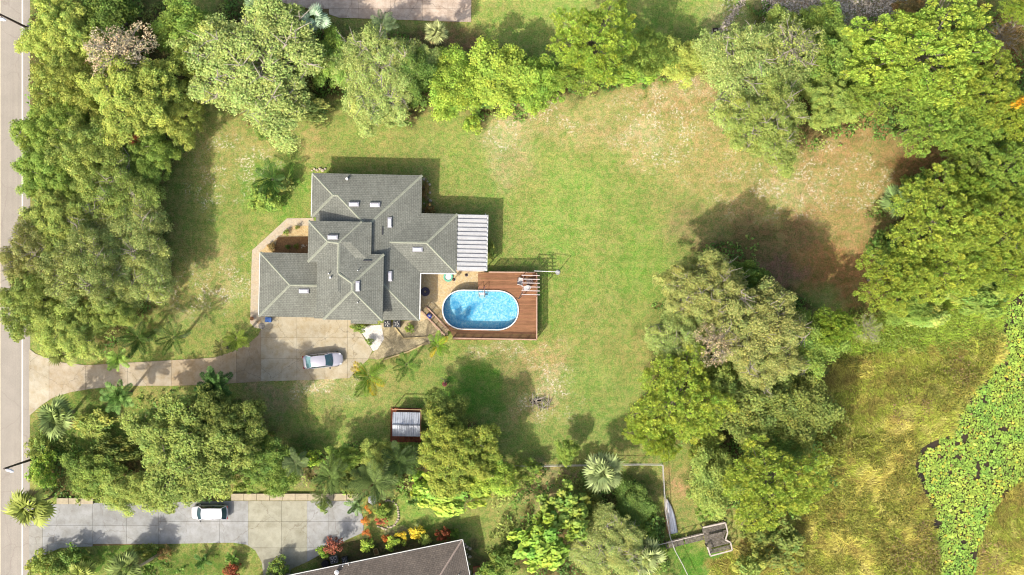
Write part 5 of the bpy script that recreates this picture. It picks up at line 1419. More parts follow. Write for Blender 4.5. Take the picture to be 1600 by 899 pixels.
def palm(kind, label, px, py, rpx, h, tint, nf=None, lean=(0, 0), name='palm_tree', yellow=0.0, sector=None):
    global npalm; npalm += 1; rng = random.Random(npalm * 13 + 5)
    top = P(px, py, h); base = Vector((top.x - lean[0], top.y - lean[1], 0))
    root = thing(name, label, 'palm', base, 0, 'palm trees round the property')
    R = rpx / SC * (1 - h / HC)
    tr = .17 if kind != 'cycad' else .16
    mb = MB(); d = Vector((lean[0], lean[1], h))
    pts = [Vector((0, 0, -.2)), d * .35 + Vector((-lean[0] * .1, -lean[1] * .1, 0)), d * .7, d]
    mb.tube(pts, [tr * 1.3, tr, tr * .9, tr * 1.15], 8).build('trunk', M_bark_palm, root, local=True)
    col = TN[tint] if isinstance(tint, str) else tint
    if kind == 'fan': nf = int((nf or 40) * .62); L = 1.5; meshes = FAN
    elif kind == 'cycad': nf = nf or 34; L = 1.5; meshes = CYC
    else: nf = nf or 20; L = 2.5; meshes = FEA
    for i in range(nf):
        a = i * 2.39996 + rng.uniform(-.4, .4)
        if rng.random() < .08: continue
        if sector: a = sector[0] + (sector[1] - sector[0]) * rng.random()
        t = (i + .5) / nf
        el = math.radians(78 - 92 * t + rng.uniform(-7, 7)) if kind != 'feather' else math.radians(58 - 62 * t + rng.uniform(-8, 8))
        s_ = R / L * rng.uniform(.86, 1.08) / max(.82, math.cos(el) if el > 0 else 1) * (1.0 if kind != 'fan' else 1.0)
        s_ = min(s_, R / L * 1.1) * rng.uniform(.82, 1.1)
        o = link('frond', meshes[rng.randrange(len(meshes))], root, d + Vector((0, 0, .05 * (1 - t))), (0, 0, 0), (s_, s_, s_))
        el += rng.uniform(-.16, .12); o.rotation_euler = (rng.uniform(-.5, .5), -el, a)
        k = rng.uniform(.82, 1.15); c = A(*col, (1.25 if kind != 'feather' else .85) * k)
        if yellow and rng.random() < yellow and t > .45: c = A(222, 196, 50, k)
        elif kind == 'fan' and t > .85 and rng.random() < .4: c = A(176, 158, 100, k)
        o.color = c
    return root
palm('fan', 'fan palm at the very top edge, leftmost of three by the far driveway', 405, 14, 24, 6, (150, 176, 124))
palm('fan', 'silvery fan palm by the far driveway, right of the top edge one', 494, 32, 25, 6, (172, 196, 160))
palm('feather', 'feathery palm among the oaks below the far driveway', 598, 40, 25, 5, (146, 170, 116), 22)
palm('fan', 'yellowish fan palm beside the far driveway corner', 682, 54, 24, 5, (180, 186, 120), 30)
palm('fan', 'blue green fan palm at the edge of the brown clearing', 1400, 314, 31, 4, (138, 164, 96))
palm('fan', 'big spiky fan palm just below the driveway mouth', 91, 651, 34, 4.5, (150, 168, 96), 46)
palm('fan', 'full fan palm overhanging the road at the lower left', 50, 790, 38, 5.5, (160, 170, 80), 46)
palm('cycad', 'bright feathery palm above the driveway edge, left one', 184, 561, 25, 3.5, (160, 192, 90), 20)
palm('feather', 'dark feathery palm on the lawn above the driveway', 216, 528, 34, 4, (84, 112, 44), 17)
palm('feather', 'sparse feathery palm on the lawn, right of the dark one', 272, 528, 32, 4, (92, 118, 48), 12)
palm('cycad', 'spiky green palm below the driveway at left', 186, 618, 32, 4, (132, 168, 86), 30)
palm('feather', 'yellow green palm beside the front path corner', 370, 530, 25, 3.4, (150, 172, 64), 18)
palm('feather', 'olive palm next to the front path, left of the yellow green one', 346, 545, 16, 2.4, (140, 140, 74), 12)
palm('cycad', 'dark bluish palm on top of the large oak by the driveway', 334, 605, 38, 5, (88, 122, 60), 34)
palm('fan', 'low dark fan palm on the edge of the driveway by the oak', 100, 552, 26, 3.6, (140, 150, 76), 24)
palm('feather', 'yellow tipped palm touching the beige driveway corner', 576, 588, 36, 3.8, (136, 172, 56), 17, yellow=.4)
palm('feather', 'green palm right of the yellow tipped palm near the timber edge', 636, 570, 28, 3.4, (124, 164, 64), 14, yellow=.12)
palm('feather', 'vivid palm beside the lower left corner of the deck', 684, 540, 25, 3.2, (150, 196, 56), 15, yellow=.3)
palm('feather', 'large feathery palm above the stone ringed bed', 584, 754, 42, 5.5, (128, 150, 78), 24)
palm('feather', 'feathery palm left of the large one above the grey driveway', 516, 744, 34, 5, (130, 156, 78), 20)
palm('feather', 'dark feathery palm below the shed', 624, 722, 36, 4.5, (98, 124, 62), 22)
palm('feather', 'grey green palm above the coping wall', 462, 722, 26, 4.5, (138, 158, 100), 18)
palm('feather', 'small palm drooping on the coping wall', 505, 775, 22, 3.5, (134, 152, 76), 13)
palm('fan', 'pale spiky fan palm astride the wire fence', 941, 737, 37, 4.5, (168, 182, 116), 46)
palm('fan', 'pale fan palm at the bottom edge left of the dock', 1008, 868, 34, 2.6, (172, 184, 118), 34)
palm('fan', 'fan palm at the bottom edge left of the leaning trunk', 200, 886, 34, 3.5, (146, 162, 88), 36)
palm('fan', 'low yellowish fan palm at the bottom edge by the garden island bushes', 128, 896, 26, 2.5, (170, 180, 86), 30)
palm('cycad', 'small dark cycad in the middle of the garden island lawn', 316, 876, 17, .9, (92, 128, 56), 18)
palm('cycad', 'small green cycad near the driveway curve on the garden island', 364, 872, 15, .8, (110, 148, 62), 16)
palm('feather', 'sparse green palm on the lawn left of the house', 424, 280, 32, 2.8, (84, 122, 46), 14)
palm('cycad', 'spiky palm growing through the stone ringed bed', 556, 790, 20, 2.5, (122, 150, 84), 16)
# leaning cut trunk
lt = thing('leaning_trunk', 'bare pale palm trunk leaning over the garden island', 'tree trunk', (*P(252, 864, 0).xy, 0))
MB().tube([P(252, 864, 0), P(236, 874, 2.2), P(218, 885, 4.2)], [.2, .17, .15], 8).build('trunk', mat('pale_trunk', A(206, 186, 150), var=.12), lt)

# ------------------------------------------------------------------ wire fence
M_galvw = mat('fence_wire', A(200, 196, 186), var=.1, rough=.5)
fe = thing('wire_fence', 'pale wire fence with a thin top rail turning down past the white boat', 'fence', (*P(1034, 724).xy, 0))
FP = [(805, 727), (906, 725.5), (1000, 724), (1034, 724.5), (1036, 760), (1038.5, 800), (1045, 836), (1053, 858), (1064, 878), (1077, 905)]
FPw = [P(x, y) for x, y in FP]
hf = 1.25
for a, b_ in zip(FPw[:-1], FPw[1:]):
    L_ = (b_ - a).length; k_ = max(1, round(L_ / 2.4))
    for i in range(k_):
        q = a.lerp(b_, i / k_); MB().tube([(q.x, q.y, 0), (q.x, q.y, hf + .03)], .04, 6).build('post', M_galvw, fe)
    MB().tube([a + Vector((0, 0, hf)), b_ + Vector((0, 0, hf))], .045, 6).build('top_rail', M_galvw, fe)
    for z in (.15, .5, .85): MB().tube([a + Vector((0, 0, z)), b_ + Vector((0, 0, z))], .012, 4).build('wire', M_galvw, fe)

# ------------------------------------------------------------------ upturned boat
bt = thing('rowing_boat', 'upturned white aluminium boat with rusty edge lying against the wire fence', 'boat', (*P(1046.5, 806).xy, 0), math.radians(90 + 10))
def boat_mat():
    m, n, l, b = node_mat('boat_paint')
    tc = n.new('ShaderNodeTexCoord').outputs['Object']
    mp = n.new('ShaderNodeMapping'); mp.inputs['Scale'].default_value = (.7, 5, 1); l.new(tc, mp.inputs[0])
    f = noise(n, l, 1.6, 5, .7, mp.outputs[0]); sp_ = n.new('ShaderNodeSeparateXYZ'); l.new(tc, sp_.inputs[0])
    ad = n.new('ShaderNodeMath'); ad.operation = 'MULTIPLY_ADD'; l.new(sp_.outputs[1], ad.inputs[0]); ad.inputs[1].default_value = .55; l.new(f, ad.inputs[2])
    c = ramp(n, l, ad.outputs[0], [(.48, A(232, 234, 240)), (.62, A(212, 210, 208)), (.72, A(206, 182, 148)), (.84, A(170, 122, 84))])
    l.new(c, b.inputs['Base Color']); b.inputs['Roughness'].default_value = .45; return m
LB = 4.2
mb = MB(); rings = []; NS = 14
for i in range(NS + 1):
    u = i / NS; x = -LB / 2 + LB * u; w_b = .56 * (1 - max(0, (u - .35) / .65) ** 2.2) + .02; hz = .42 - .12 * u * u
    rings.append([(x, -w_b * 1.06, 0.02 + .1 * u), (x, -w_b * .95, hz * .55), (x, -w_b * .72, hz * .93), (x, -w_b * .25, hz), (x, 0, hz + .05), (x, w_b * .25, hz), (x, w_b * .72, hz * .93), (x, w_b * .95, hz * .55), (x, w_b * 1.06, .02 + .1 * u)])
vs = [p for q in rings for p in q]; fs = [(i * 9 + j, (i + 1) * 9 + j, (i + 1) * 9 + j + 1, i * 9 + j + 1) for i in range(NS) for j in range(8)] + [tuple(range(8, -1, -1))]
mb.add(vs, fs).build('hull', boat_mat(), bt, smooth=True, local=True)
for yy in (-.22, 0, .22): MB().tube([(-LB / 2 + .05, yy, .46 if yy == 0 else .43), (.6, yy * .9, .46 if yy == 0 else .42), (LB / 2 - .5, yy * .4, .37)], .025, 5).build('keel_strip', mat('keel', A(196, 196, 200)), bt, local=True)
for s_ in (-1, 1): MB().tube([(r_[0][0], s_ * abs(r_[0][1]) , r_[0][2]) for r_ in rings], .035, 6).build('gunwale', mat('gunwale_rust', A(176, 130, 92), var=.3), bt, local=True)

# ------------------------------------------------------------------ dock
M_dockw = mat('weathered_boards', A(132, 124, 112), var=.3, scale=3, fine=.3, fine_scale=9, col2=A(96, 88, 78)); M_dockr = mat('dock_rail_wood', A(206, 194, 180), var=.15)
dk = thing('dock', 'weathered grey timber dock with pale handrails by the marsh', 'dock', (*P(1118, 840).xy, 0))
dz = .55
a, b_ = P(1040, 852.5, dz), P(1099, 838, dz); dv = (b_ - a); Ld = dv.length; du = dv.normalized(); dn = Vector((-du.y, du.x, 0)); rng = random.Random(9)
ang = math.atan2(du.y, du.x)
for i in range(int(Ld / .17)):
    q = a + du * (.085 + i * .17)
    if rng.random() < .04: continue
    MB().box((q.x, q.y, dz + rng.uniform(-.008, .008)), (.145, .88 + rng.uniform(-.03, .03), .04), ang + rng.uniform(-.02, .02)).build('board', M_dockw, dk)
MB().bar(a + dn * .38 + Vector((0, 0, -.1)), b_ + dn * .38 + Vector((0, 0, -.1)), .08, .12).build('beam', M_dockw, dk)
MB().bar(a - dn * .38 + Vector((0, 0, -.1)), b_ - dn * .38 + Vector((0, 0, -.1)), .08, .12).build('beam', M_dockw, dk)
PL = [(1096, 822), (1131, 814.5), (1134.5, 829), (1131, 841), (1139, 845), (1141.5, 857), (1108, 866), (1103, 852), (1099, 838)]
plw = [P(x, y, dz) for x, y in PL]
# boards of the platform laid along the walkway's direction, clipped to the outline
ou = [((p - a).dot(du), (p - a).dot(dn)) for p in plw]
vmin = min(v for u, v in ou); vmax = max(v for u, v in ou); k_ = int((vmax - vmin) / .17)
for i in range(k_):
    v = vmin + .085 + i * .17; xs_ = []
    for j in range(len(ou)):
        p, q = ou[j], ou[(j + 1) % len(ou)]
        if (p[1] > v) != (q[1] > v): xs_.append(p[0] + (v - p[1]) * (q[0] - p[0]) / (q[1] - p[1]))
    xs_.sort()
    for x0, x1 in zip(xs_[::2], xs_[1::2]):
        cuts = [x0] + sorted(rng.uniform(x0, x1) for _ in range(1)) + [x1]
        for c0, c1 in zip(cuts[:-1], cuts[1:]):
            if c1 - c0 < .2 or rng.random() < .05: continue
            c = a + du * (c0 + c1) / 2 + dn * v; MB().box((c.x, c.y, dz + .045 + rng.uniform(-.012, .012)), (c1 - c0 - .02, .145, .04), ang + rng.uniform(-.012, .012)).build('board', M_dockw, dk)
for i, (p, q) in enumerate(zip(plw, plw[1:] + plw[:1])):
    if i in (8,): continue
    pz = p + Vector((0, 0, .95)); qz = q + Vector((0, 0, .95))
    if i != 7: MB().bar(pz, qz, .16, .05).build('handrail', M_dockr, dk)
    MB().bar((p.x, p.y, -.5), (p.x, p.y, dz + .95), .11, .11).build('post', M_dockw, dk)
MB().bar(a - du * .9 + dn * .5 + Vector((0, 0, .9)), b_ + dn * .5 + Vector((0, 0, .95)), .09, .05).build('handrail', M_dockr, dk)
for t in (0, .33, .66): q = a + dv * t + dn * .48; MB().bar((q.x, q.y, -.3), (q.x, q.y, dz + .93), .09, .09).build('post', M_dockw, dk)
cB = P(1117, 836, dz + .45); MB().box((cB.x, cB.y, dz + .42), (1.7, .32, .05), ang).build('bench', M_dockw, dk)

# ------------------------------------------------------------------ street lamps
M_pole = mat('dark_pole', A(92, 78, 74), var=.1); M_lampw = mat('lamp_head', A(232, 232, 236), rough=.3)
for lb, bx, by, tx, ty, hx, hy in (('dark street lamp pole with white head at the top left road edge', 42, 43.5, -4, 17, 5, 31), ('dark street lamp pole with white head at the lower left road edge', 56, 716, -3, 738.5, 17, 736)):
    st = thing('street_lamp', lb, 'street lamp', P(bx, by), 0, 'street lamps along the road')
    top = P(tx, ty, 7.6); b0 = P(bx, by); top.x = b0.x - .25; top.y = b0.y
    MB().tube([b0 - Vector((0, 0, .2)), top], [.16, .1], 8).build('pole', M_pole, st)
    hd = P(hx, hy, 7.0); MB().tube([Vector((top.x, top.y, 6.9)), hd + Vector((.2, 0, .1))], .04, 6).build('arm', M_pole, st)
    MB().tube([hd + Vector((.35, -.1, 0)), hd + Vector((.1, 0, .06)), hd + Vector((-.45, .12, .03)), hd + Vector((-.6, .16, 0))], [.08, .2, .17, .05], 8).build('lamp_head', M_lampw, st)

# ------------------------------------------------------------------ small things
def bx(name, label, cat, px, py, rz, parts, z=0):
    t = thing(name, label, cat, (*P(px, py).xy, z), rz)
    for nm, mb, m_ in parts: mb.build(nm, m_, t, local=True)
    return t
M_bh = mat('hive_white', A(226, 214, 190), var=.1); M_bk = mat('hive_dark', A(66, 52, 44), var=.2); M_terra = mat('terracotta', A(200, 120, 88), var=.2); M_blue = mat('bin_blue', A(90, 130, 200)); M_blk = mat('black_plastic', A(46, 44, 46))
M_box = mat('timber_box', A(176, 160, 110), var=.2); M_stone = mat('rock', A(206, 190, 164), var=.25, scale=3, bump=.5)
bx('wooden_box', 'white slatted wooden box at the far lawn edge', 'box', 1111.5, 57, .15, [('body', MB().box((0, 0, .3), (.56, .74, .6)), M_bh), ('lid', MB().box((0, 0, .63), (.6, .78, .05)), M_bh)] + [('slat', MB().box((.02, y, .67), (.4, .06, .02)), M_bk) for y in (-.18, .0, .18)])
bx('wooden_box', 'black topped wooden box beside the white slatted one', 'box', 1116.5, 49.5, .1, [('body', MB().box((0, 0, .3), (.66, .6, .6)), M_bh), ('lid', MB().box((0, 0, .63), (.68, .6, .05)), M_bk), ('handle', MB().box((0, 0, .68), (.3, .14, .03)), M_bh)])
bx('planter', 'small brick coloured planter near the brown roof corner', 'planter', 745, 889, .1, [('box', MB().box((0, 0, .25), (.8, .7, .5)), M_terra), ('soil', MB().box((0, 0, .51), (.66, .56, .03)), M_mulch), ('coping', MB().box((.0, -.62, .14), (1.0, .3, .25)), M_coping)])
bx('plant_box', 'empty tan timber frame box against the brown roof', 'planter', 588, 861.5, .25, [('side', MB().box((sx * .25, 0, .2), (.06, .7, .4)), M_box) for sx in (-1, 1)] + [('end', MB().box((0, sy * .34, .2), (.5, .06, .4)), M_box) for sy in (-1, 1)] + [('soil', MB().box((0, 0, .12), (.46, .62, .2)), M_mulch)])
bx('plant_pot', 'black round tub beside the grey air conditioner', 'tub', 509, 880, 0, [('tub', MB().tube([(0, 0, 0), (0, 0, .5)], [.4, .46], 18), M_blk), ('soil', MB().tube([(0, 0, .4), (0, 0, .52)], .4, 18), M_blk)])
bx('recycling_bin', 'blue bin half under the garage eave', 'bin', 421.5, 499.5, -.1, [('bin', MB().box((0, 0, .45), (.62, .5, .9)), M_blue), ('lid', MB().box((0, 0, .93), (.68, .58, .06)), M_blue)])
bx('drain_cover', 'round grey drain cover at the end of the front path', 'drain cover', 409, 509.5, 0, [('cover', MB().tube([(0, 0, .05), (0, 0, .1)], .38, 18), mat('cover_grey', A(130, 124, 116)))])
bx('plant_pot', 'small brown pot on the outer edge of the front path', 'plant pot', 394.5, 498, 0, [('pot', MB().tube([(0, 0, .05), (0, 0, .4)], [.16, .24], 12), M_terra), ('soil', MB().tube([(0, 0, .33), (0, 0, .41)], .2, 12), M_mulch)])
bx('plant_pot', 'red brown round pot with a dead plant on the lawn', 'plant pot', 695, 600, 0, [('pot', MB().tube([(0, 0, 0), (0, 0, .5)], [.2, .3], 14), M_terra), ('soil', MB().tube([(0, 0, .42), (0, 0, .51)], .25, 14), mat('maroon_soil', A(140, 80, 76))), ('stem', MB().tube([(.1, .1, .4), (.0, .6, 1.1), (-.4, .8, 1.2)], .04, 5), M_bark), ('stem', MB().tube([(0, .1, .4), (.1, .5, 1.3)], .05, 5), M_bark)])
bx('white_bucket', 'tiny white bucket in the brush inside the wire fence', 'bucket', 1011.5, 800.5, 0, [('bucket', MB().tube([(0, 0, 0), (0, 0, .35)], [.14, .18], 12), M_pvc), ('rim', MB().tube([(0, 0, .33), (0, 0, .37)], .2, 12), M_pvc)])
bx('umbrella', 'small grey patio umbrella above the stone ringed bed', 'umbrella', 586, 776, 0, [('canopy', MB().tube([(0, 0, 2.0), (0, 0, 2.3), (0, 0, 2.45)], [.62, .3, .02], 6), mat('umbrella_grey', A(186, 184, 192))), ('pole', MB().tube([(0, 0, 0), (0, 0, 2.1)], .03, 6), M_pvc)])
# stones: ring bed, and beside the house
def stones(label, pts, r0, r1, seed, group=None):
    rng = random.Random(seed); c0 = P(*pts[0]); t = thing('stone_border', label, 'stones', (c0.x, c0.y, 0), 0, 'rough stone borders')
    for x, y in pts:
        p = P(x + rng.uniform(-.6, .6), y + rng.uniform(-.6, .6)); r_ = rng.uniform(r0, r1); mb = MB(); vs = []; n1 = 7
        for z, k in ((0, 1.0), (r_ * .55, .95), (r_ * .95, .55)):
            for i in range(n1): a_ = i * 2 * math.pi / n1; q = r_ * k * rng.uniform(.82, 1.12); vs.append((p.x + q * math.cos(a_), p.y + q * math.sin(a_) * .85, z))
        fs = [(i + n1 * k, (i + 1) % n1 + n1 * k, (i + 1) % n1 + n1 * (k + 1), i + n1 * (k + 1)) for k in (0, 1) for i in range(n1)] + [tuple(range(2 * n1, 3 * n1))]
        mb.add(vs, fs).build('stone', M_stone, t)
    return t
stones('ring of pale stones round the flower bed by the grey driveway', [(608 + 15 * math.cos(a), 803 + 21 * math.sin(a)) for a in np.linspace(-1.9, 1.7, 20)] + [(603 - i * 3, 827 - i * 1.0) for i in range(5)], .12, .2, 4)
stones('line of rough rocks in the shaded nook beside the house', [(663 + (i % 3) * 4.5, 280 + i * 4.2) for i in range(14)], .14, .3, 5)
stones('rough pale rocks along the side of the brown roofed house', [(726 + (i % 3) * 4, 850 + i * 4) for i in range(12)], .12, .28, 6)
stones('few rocks at the upper left corner of the house', [(488 + i * 4, 266 - (i % 2) * 2) for i in range(6)], .12, .25, 8)
stones('loose pale rocks inside the front courtyard bed', [(474, 384), (477, 386), (479, 383), (472, 387)], .12, .22, 11)
# brush pile
bp_ = thing('brush_pile', 'heap of bare grey branches on a burnt patch of the lawn', 'brush pile', (*P(845, 629).xy, 0)); rng = random.Random(12)
for i in range(30):
    a_ = rng.uniform(0, 6.28); L_ = rng.uniform(.6, 1.7); p = P(845 + rng.uniform(-13, 14), 629 + rng.uniform(-8, 8), rng.uniform(.05, .5)); d = Vector((math.cos(a_), math.sin(a_), rng.uniform(-.1, .25))) * L_
    MB().tube([p - d / 2, p + Vector((rng.uniform(-.1, .1), rng.uniform(-.1, .1), .05)), p + d / 2], [.05, .04, .015], 5).build('branch', M_bark_grey if i % 2 else M_bark, bp_)
M_char = mat('charred_wood', A(40, 36, 36), var=.3)
for i in range(5):
    p = P(829 + i * 2.6, 626 + (i % 2) * 3, .12); MB().tube([p, p + Vector((rng.uniform(-.5, .5), rng.uniform(-.4, .4), .05))], .1, 7).build('log', M_char, bp_)
# landscape timbers in the side yard
tm_ = thing('landscape_timber', 'tan timber edging laid in the dirt between house and palms', 'timber edging', (*P(640, 530).xy, 0))
for a, b_ in (((617, 512), (630, 528)), ((630, 529), (668, 527)), ((668, 527), (690, 517)), ((600, 562), (640, 549)), ((640, 548.5), (668, 535))):
    MB().bar(P(*a, .1), P(*b_, .1), .16, .2).build('timber', mat('timber_tan', A(206, 184, 132), var=.15), tm_)
# extra courtyard plants
for lb, px, py, r_, tn in (('small dark plant left in the mulch bed', 449, 386, 4, 'dark'), ('small dark plant right in the mulch bed', 463, 385, 4, 'darkolive'), ('reddish ground plant at the outer corner of the courtyard', 424, 386, 7, 'brown'), ('small green plant on the orange courtyard pavers', 447, 363, 5, 'olive'), ('tiny green plant near the path in the courtyard', 464, 355, 3.5, 'oliveg')):
    plant('shrub', 'shrub', lb, 'shrub', px, py, r_, .7, tn)
for lb, px, py, r_, hh, tn, sq in (('dark tangled bush under the palms above the coping wall', 540, 752, 30, 2.5, 'darkolive', .6), ('dark bush behind the shed palms', 600, 745, 30, 2.5, 'dark', .6), ('green brush at the left end of the coping wall', 384, 756, 22, 2.5, 'green', .7),
    ('dark undergrowth between the two big lower left oaks', 392, 688, 30, 3.5, 'dark', .9), ('dark undergrowth inside the wire fence', 915, 790, 34, 1.8, 'darkolive', .9), ('green undergrowth beside the bottom edge fan palm', 1020, 868, 22, 1.2, 'green', .9),
    ('yellowish brush on the marsh edge above the dock', 1110, 690, 26, 2.5, 'ygreen', .8), ('olive brush between lawn and wide lime pine', 1096, 770, 22, 3, 'oliveg', 1.2), ('bushy green growth along the bottom hedge row edge', 830, 150, 30, 2.5, 'bright', .6),
    ('green growth at the right foot of the tall rounded pine', 970, 118, 26, 2.5, 'bright', .6), ('dark gap thicket between the hedge row trees', 752, 150, 26, 3, 'dark', .8), ('grey green brush at the lawn edge below the top middle oak', 600, 178, 40, 3, 'grey', .5),
    ('dull green brush at the lawn edge below the very large oak', 478, 170, 40, 3, 'grey', .5), ('green verge bush by the road at the gap', 52, 300, 8, 1.2, 'ygreen', 2), ('light bush at the left foot of the lower pine', 862, 140, 22, 3, 'bright', .9),
    ('brownish brush right of the gravelly patch', 1420, 12, 26, 2, 'brown', .6), ('green bush under the small top right pine', 1530, 40, 26, 3, 'green', .9)):
    plant('shrub', 'shrub', lb, 'shrub', px, py, r_, hh, tn, sq, 0)

# ------------------------------------------------------------------ grass, marsh and lily pads
M_grass = leaf_material('grass_blades', .25, .8)
def keep_off(px, py):
    """True where no grass can grow: paving, house, pool, road, water"""
    bad = px < 50
    for poly in (DRIVE, ND, LAKE, [(388, 338), (490, 338), (490, 268), (664, 268), (664, 330), (766, 330), (766, 420), (842, 420), (842, 536), (700, 536), (690, 548), (590, 566), (560, 500), (400, 516), (388, 500)],
                 [(440, -40), (740, -40), (740, 38), (530, 31), (495, 20), (440, 6)], [(450, 905), (722, 842), (750, 905)]):
        bad |= inside(px, py, poly)
    return bad
def blades(name, N, x0, x1, y0, y1, lo, hi, wd, colf, seed, flat=(.3, 1.0), field=None, cond=None, m=None):
    rng = np.random.RandomState(seed)
    px = rng.uniform(x0, x1, N); py = rng.uniform(y0, y1, N); ok = ~keep_off(px, py)
    if cond is not None: ok &= cond(px, py, rng)
    px, py = px[ok], py[ok]; n_ = len(px)
    X = (px - 800) / SC; Y = (449.5 - py) / SC; Z = ground_height(X, Y)
    L = rng.uniform(lo, hi, n_)
    if field is not None: L = L * (.35 + 2.2 * fbm(px, py, 9, 5) ** 2)
    if field is not None: th = field(px, py) + rng.normal(size=n_) * .8
    else: th = rng.uniform(0, 6.283, n_)
    el = rng.uniform(flat[0], flat[1], n_)
    d = np.stack([np.cos(th) * np.cos(el), np.sin(th) * np.cos(el), np.sin(el)], -1)
    s_ = np.stack([-np.sin(th), np.cos(th), np.zeros(n_)], -1) * (wd * rng.uniform(.6, 1.3, n_))[:, None]
    b0 = np.stack([X, Y, Z], -1)
    q = np.stack([b0 - s_ * .6, b0 + s_ * .6, b0 + d * L[:, None]], 1)
    return link(name, array_mesh(name, q, 3, m or M_grass, colf(px, py, X, Y, rng)))
def lawn_col(px, py, X, Y, rng):
    c, _ = ground_colour(X, Y); n_ = len(px)
    c = c * (1.25 + rng.normal(size=(n_, 1)) * .30)
    dry = rng.rand(n_) < .22; c[dry] = c[dry] * np.array([1.35, 1.15, 1.25])
    return np.clip(c, .005, .8)
o = blades('lawn_grass', 260000, 50, 1560, 0, 900, .08, .2, .035, lawn_col, 5, (.25, 1.1), cond=lambda px, py, rng: ~inside(px, py, MARSH)); tag(o, kind='stuff')
def swirl(px, py): return 6.283 * (fbm(px, py, 110, 1) * 1.3 + .25 * fbm(px, py, 30, 2)) + .9
def marsh_col(px, py, X, Y, rng):
    n_ = len(px); t = fbm(px, py, 45, 2) ; u = fbm(px, py, 16, 4)
    G_, Y_, B2, S2 = [np.array([lin(v) for v in c]) for c in ((156, 164, 66), (184, 176, 84), (146, 128, 70), (196, 184, 108))]
    c = np.where((t > .55)[:, None], Y_, G_); c = np.where((u > .60)[:, None], c * .35 + B2 * .65, c); c = np.where((u < .36)[:, None], c * .5 + S2 * .5, c)
    top = (py < 545 + (px - 1400) * -.15); c = np.where(top[:, None], np.array([lin(148), lin(172), lin(62)]), c)
    br = rng.rand(n_) < .12; c[br] = B2
    return np.clip(c / K_ALB * 1.75 * (1 + rng.normal(size=(n_, 1)) * .32), .004, .8)
def in_marsh(px, py, rng):
    w1 = px + 18 * (fbm(px, py, 30, 1) - .5); w2 = py + 18 * (fbm(px, py, 30, 3) - .5)
    return inside(w1, w2, MARSH)
o = blades('marsh_grass', 210000, 1080, 1640, 440, 930, .22, .85, .06, marsh_col, 6, (.15, .9), swirl, in_marsh); tag(o, kind='stuff')
# twiggy brown brush and low leafy growth in the marsh
def leaf_scatter(name, N, regs, zlo, zhi, size, colf, seed):
    rng = np.random.RandomState(seed); px = rng.uniform(1080, 1640, N); py = rng.uniform(440, 930, N); v = np.zeros(N)
    wx = px + 30 * (fbm(px, py, 26, 1) - .5); wy = py + 30 * (fbm(px, py, 26, 2) - .5)
    ok = np.zeros(N, bool)
    for x, y, rx, ry in regs: ok |= ((wx - x) / rx) ** 2 + ((wy - y) / ry) ** 2 < 1
    ok &= ~inside(px, py, LAKE) & (fbm(px, py, 13, 5) > .42)
    px, py = px[ok], py[ok]; n_ = len(px); hmap = fbm(px, py, 14, 3)
    c = np.stack([(px - 800) / SC, (449.5 - py) / SC, zlo + (zhi - zlo) * hmap * rng.rand(n_) ** .5], -1)
    nr = unit(rng.normal(size=(n_, 3)) * .6 + np.array([0, 0, .8])); q = leaf_quads(c, nr, size * rng.uniform(.6, 1.3, n_), .7, rng)
    return link(name, array_mesh(name, q, 4, M_leaf, colf(n_, rng)))
mk = lambda c_, v=.2: (lambda n_, rng: np.clip(np.ones((n_, 3)) * np.array(A(*c_)[:3]) * 1.2 * (1 + rng.normal(size=(n_, 1)) * v), .004, .8))
tag(leaf_scatter('low_marsh_plants', 90000, [(1440, 520, 110, 36), (1370, 500, 60, 24), (1560, 500, 30, 40), (1290, 545, 26, 18)], .1, .7, .11, mk((146, 168, 70)), 21), kind='stuff')
tag(leaf_scatter('dark_marsh_brush', 130000, [(1485, 600, 55, 40), (1430, 610, 40, 22), (1420, 850, 60, 60), (1240, 670, 46, 60), (1340, 560, 30, 20), (1300, 880, 40, 20), (1380, 700, 60, 30), (1330, 800, 70, 40), (1300, 700, 30, 50), (1410, 770, 30, 40), (1540, 540, 26, 40)], .1, 1.0, .10, mk((146, 148, 66), .3), 22), kind='stuff')
tag(leaf_scatter('brown_marsh_brush', 50000, [(1430, 860, 36, 44), (1545, 880, 26, 40), (1425, 640, 30, 24), (1500, 580, 26, 22)], .2, 1.0, .09, mk((160, 132, 96), .3), 23), kind='stuff')
# lily pads
rng = np.random.RandomState(31); M_pad = leaf_material('lily_leaf', .1, .45)
grid = {}; pads = []
for _ in range(110000):
    px, py = rng.uniform(1425, 1610), rng.uniform(440, 905)
    r_ = rng.uniform(.08, .13) if rng.rand() < .45 else rng.uniform(.12, .21)
    k0 = (int(px / 4), int(py / 4)); ok = True
    for i in (-1, 0, 1):
        for j in (-1, 0, 1):
            for (x, y, r2) in grid.get((k0[0] + i, k0[1] + j), ()):
                if (x - px) ** 2 + (y - py) ** 2 < ((r_ + r2) * SC * .66) ** 2: ok = False
    if ok: grid.setdefault(k0, []).append((px, py, r_)); pads.append((px, py, r_))
pads = np.array(pads); ppx, ppy, pr_ = pads.T
wx = ppx + 34 * (fbm(ppx, ppy, 17, 1) - .5); wy = ppy + 34 * (fbm(ppx, ppy, 17, 2) - .5)
ok = inside(wx, wy, LAKE) & (fbm(ppx, ppy, 11, 4) > .25); pads = pads[ok]; n_ = len(pads)
ang_ = np.linspace(.25, 6.28 - .25, 8); tt = rng.uniform(0, 6.28, n_)
cx, cy = (pads[:, 0] - 800) / SC, (449.5 - pads[:, 1]) / SC
tl_ = rng.normal(size=(n_, 2)) * .16; zz = -.29 + rng.rand(n_) * .22
q = np.zeros((n_, 9, 3)); q[:, 0] = np.stack([cx, cy, zz], -1)
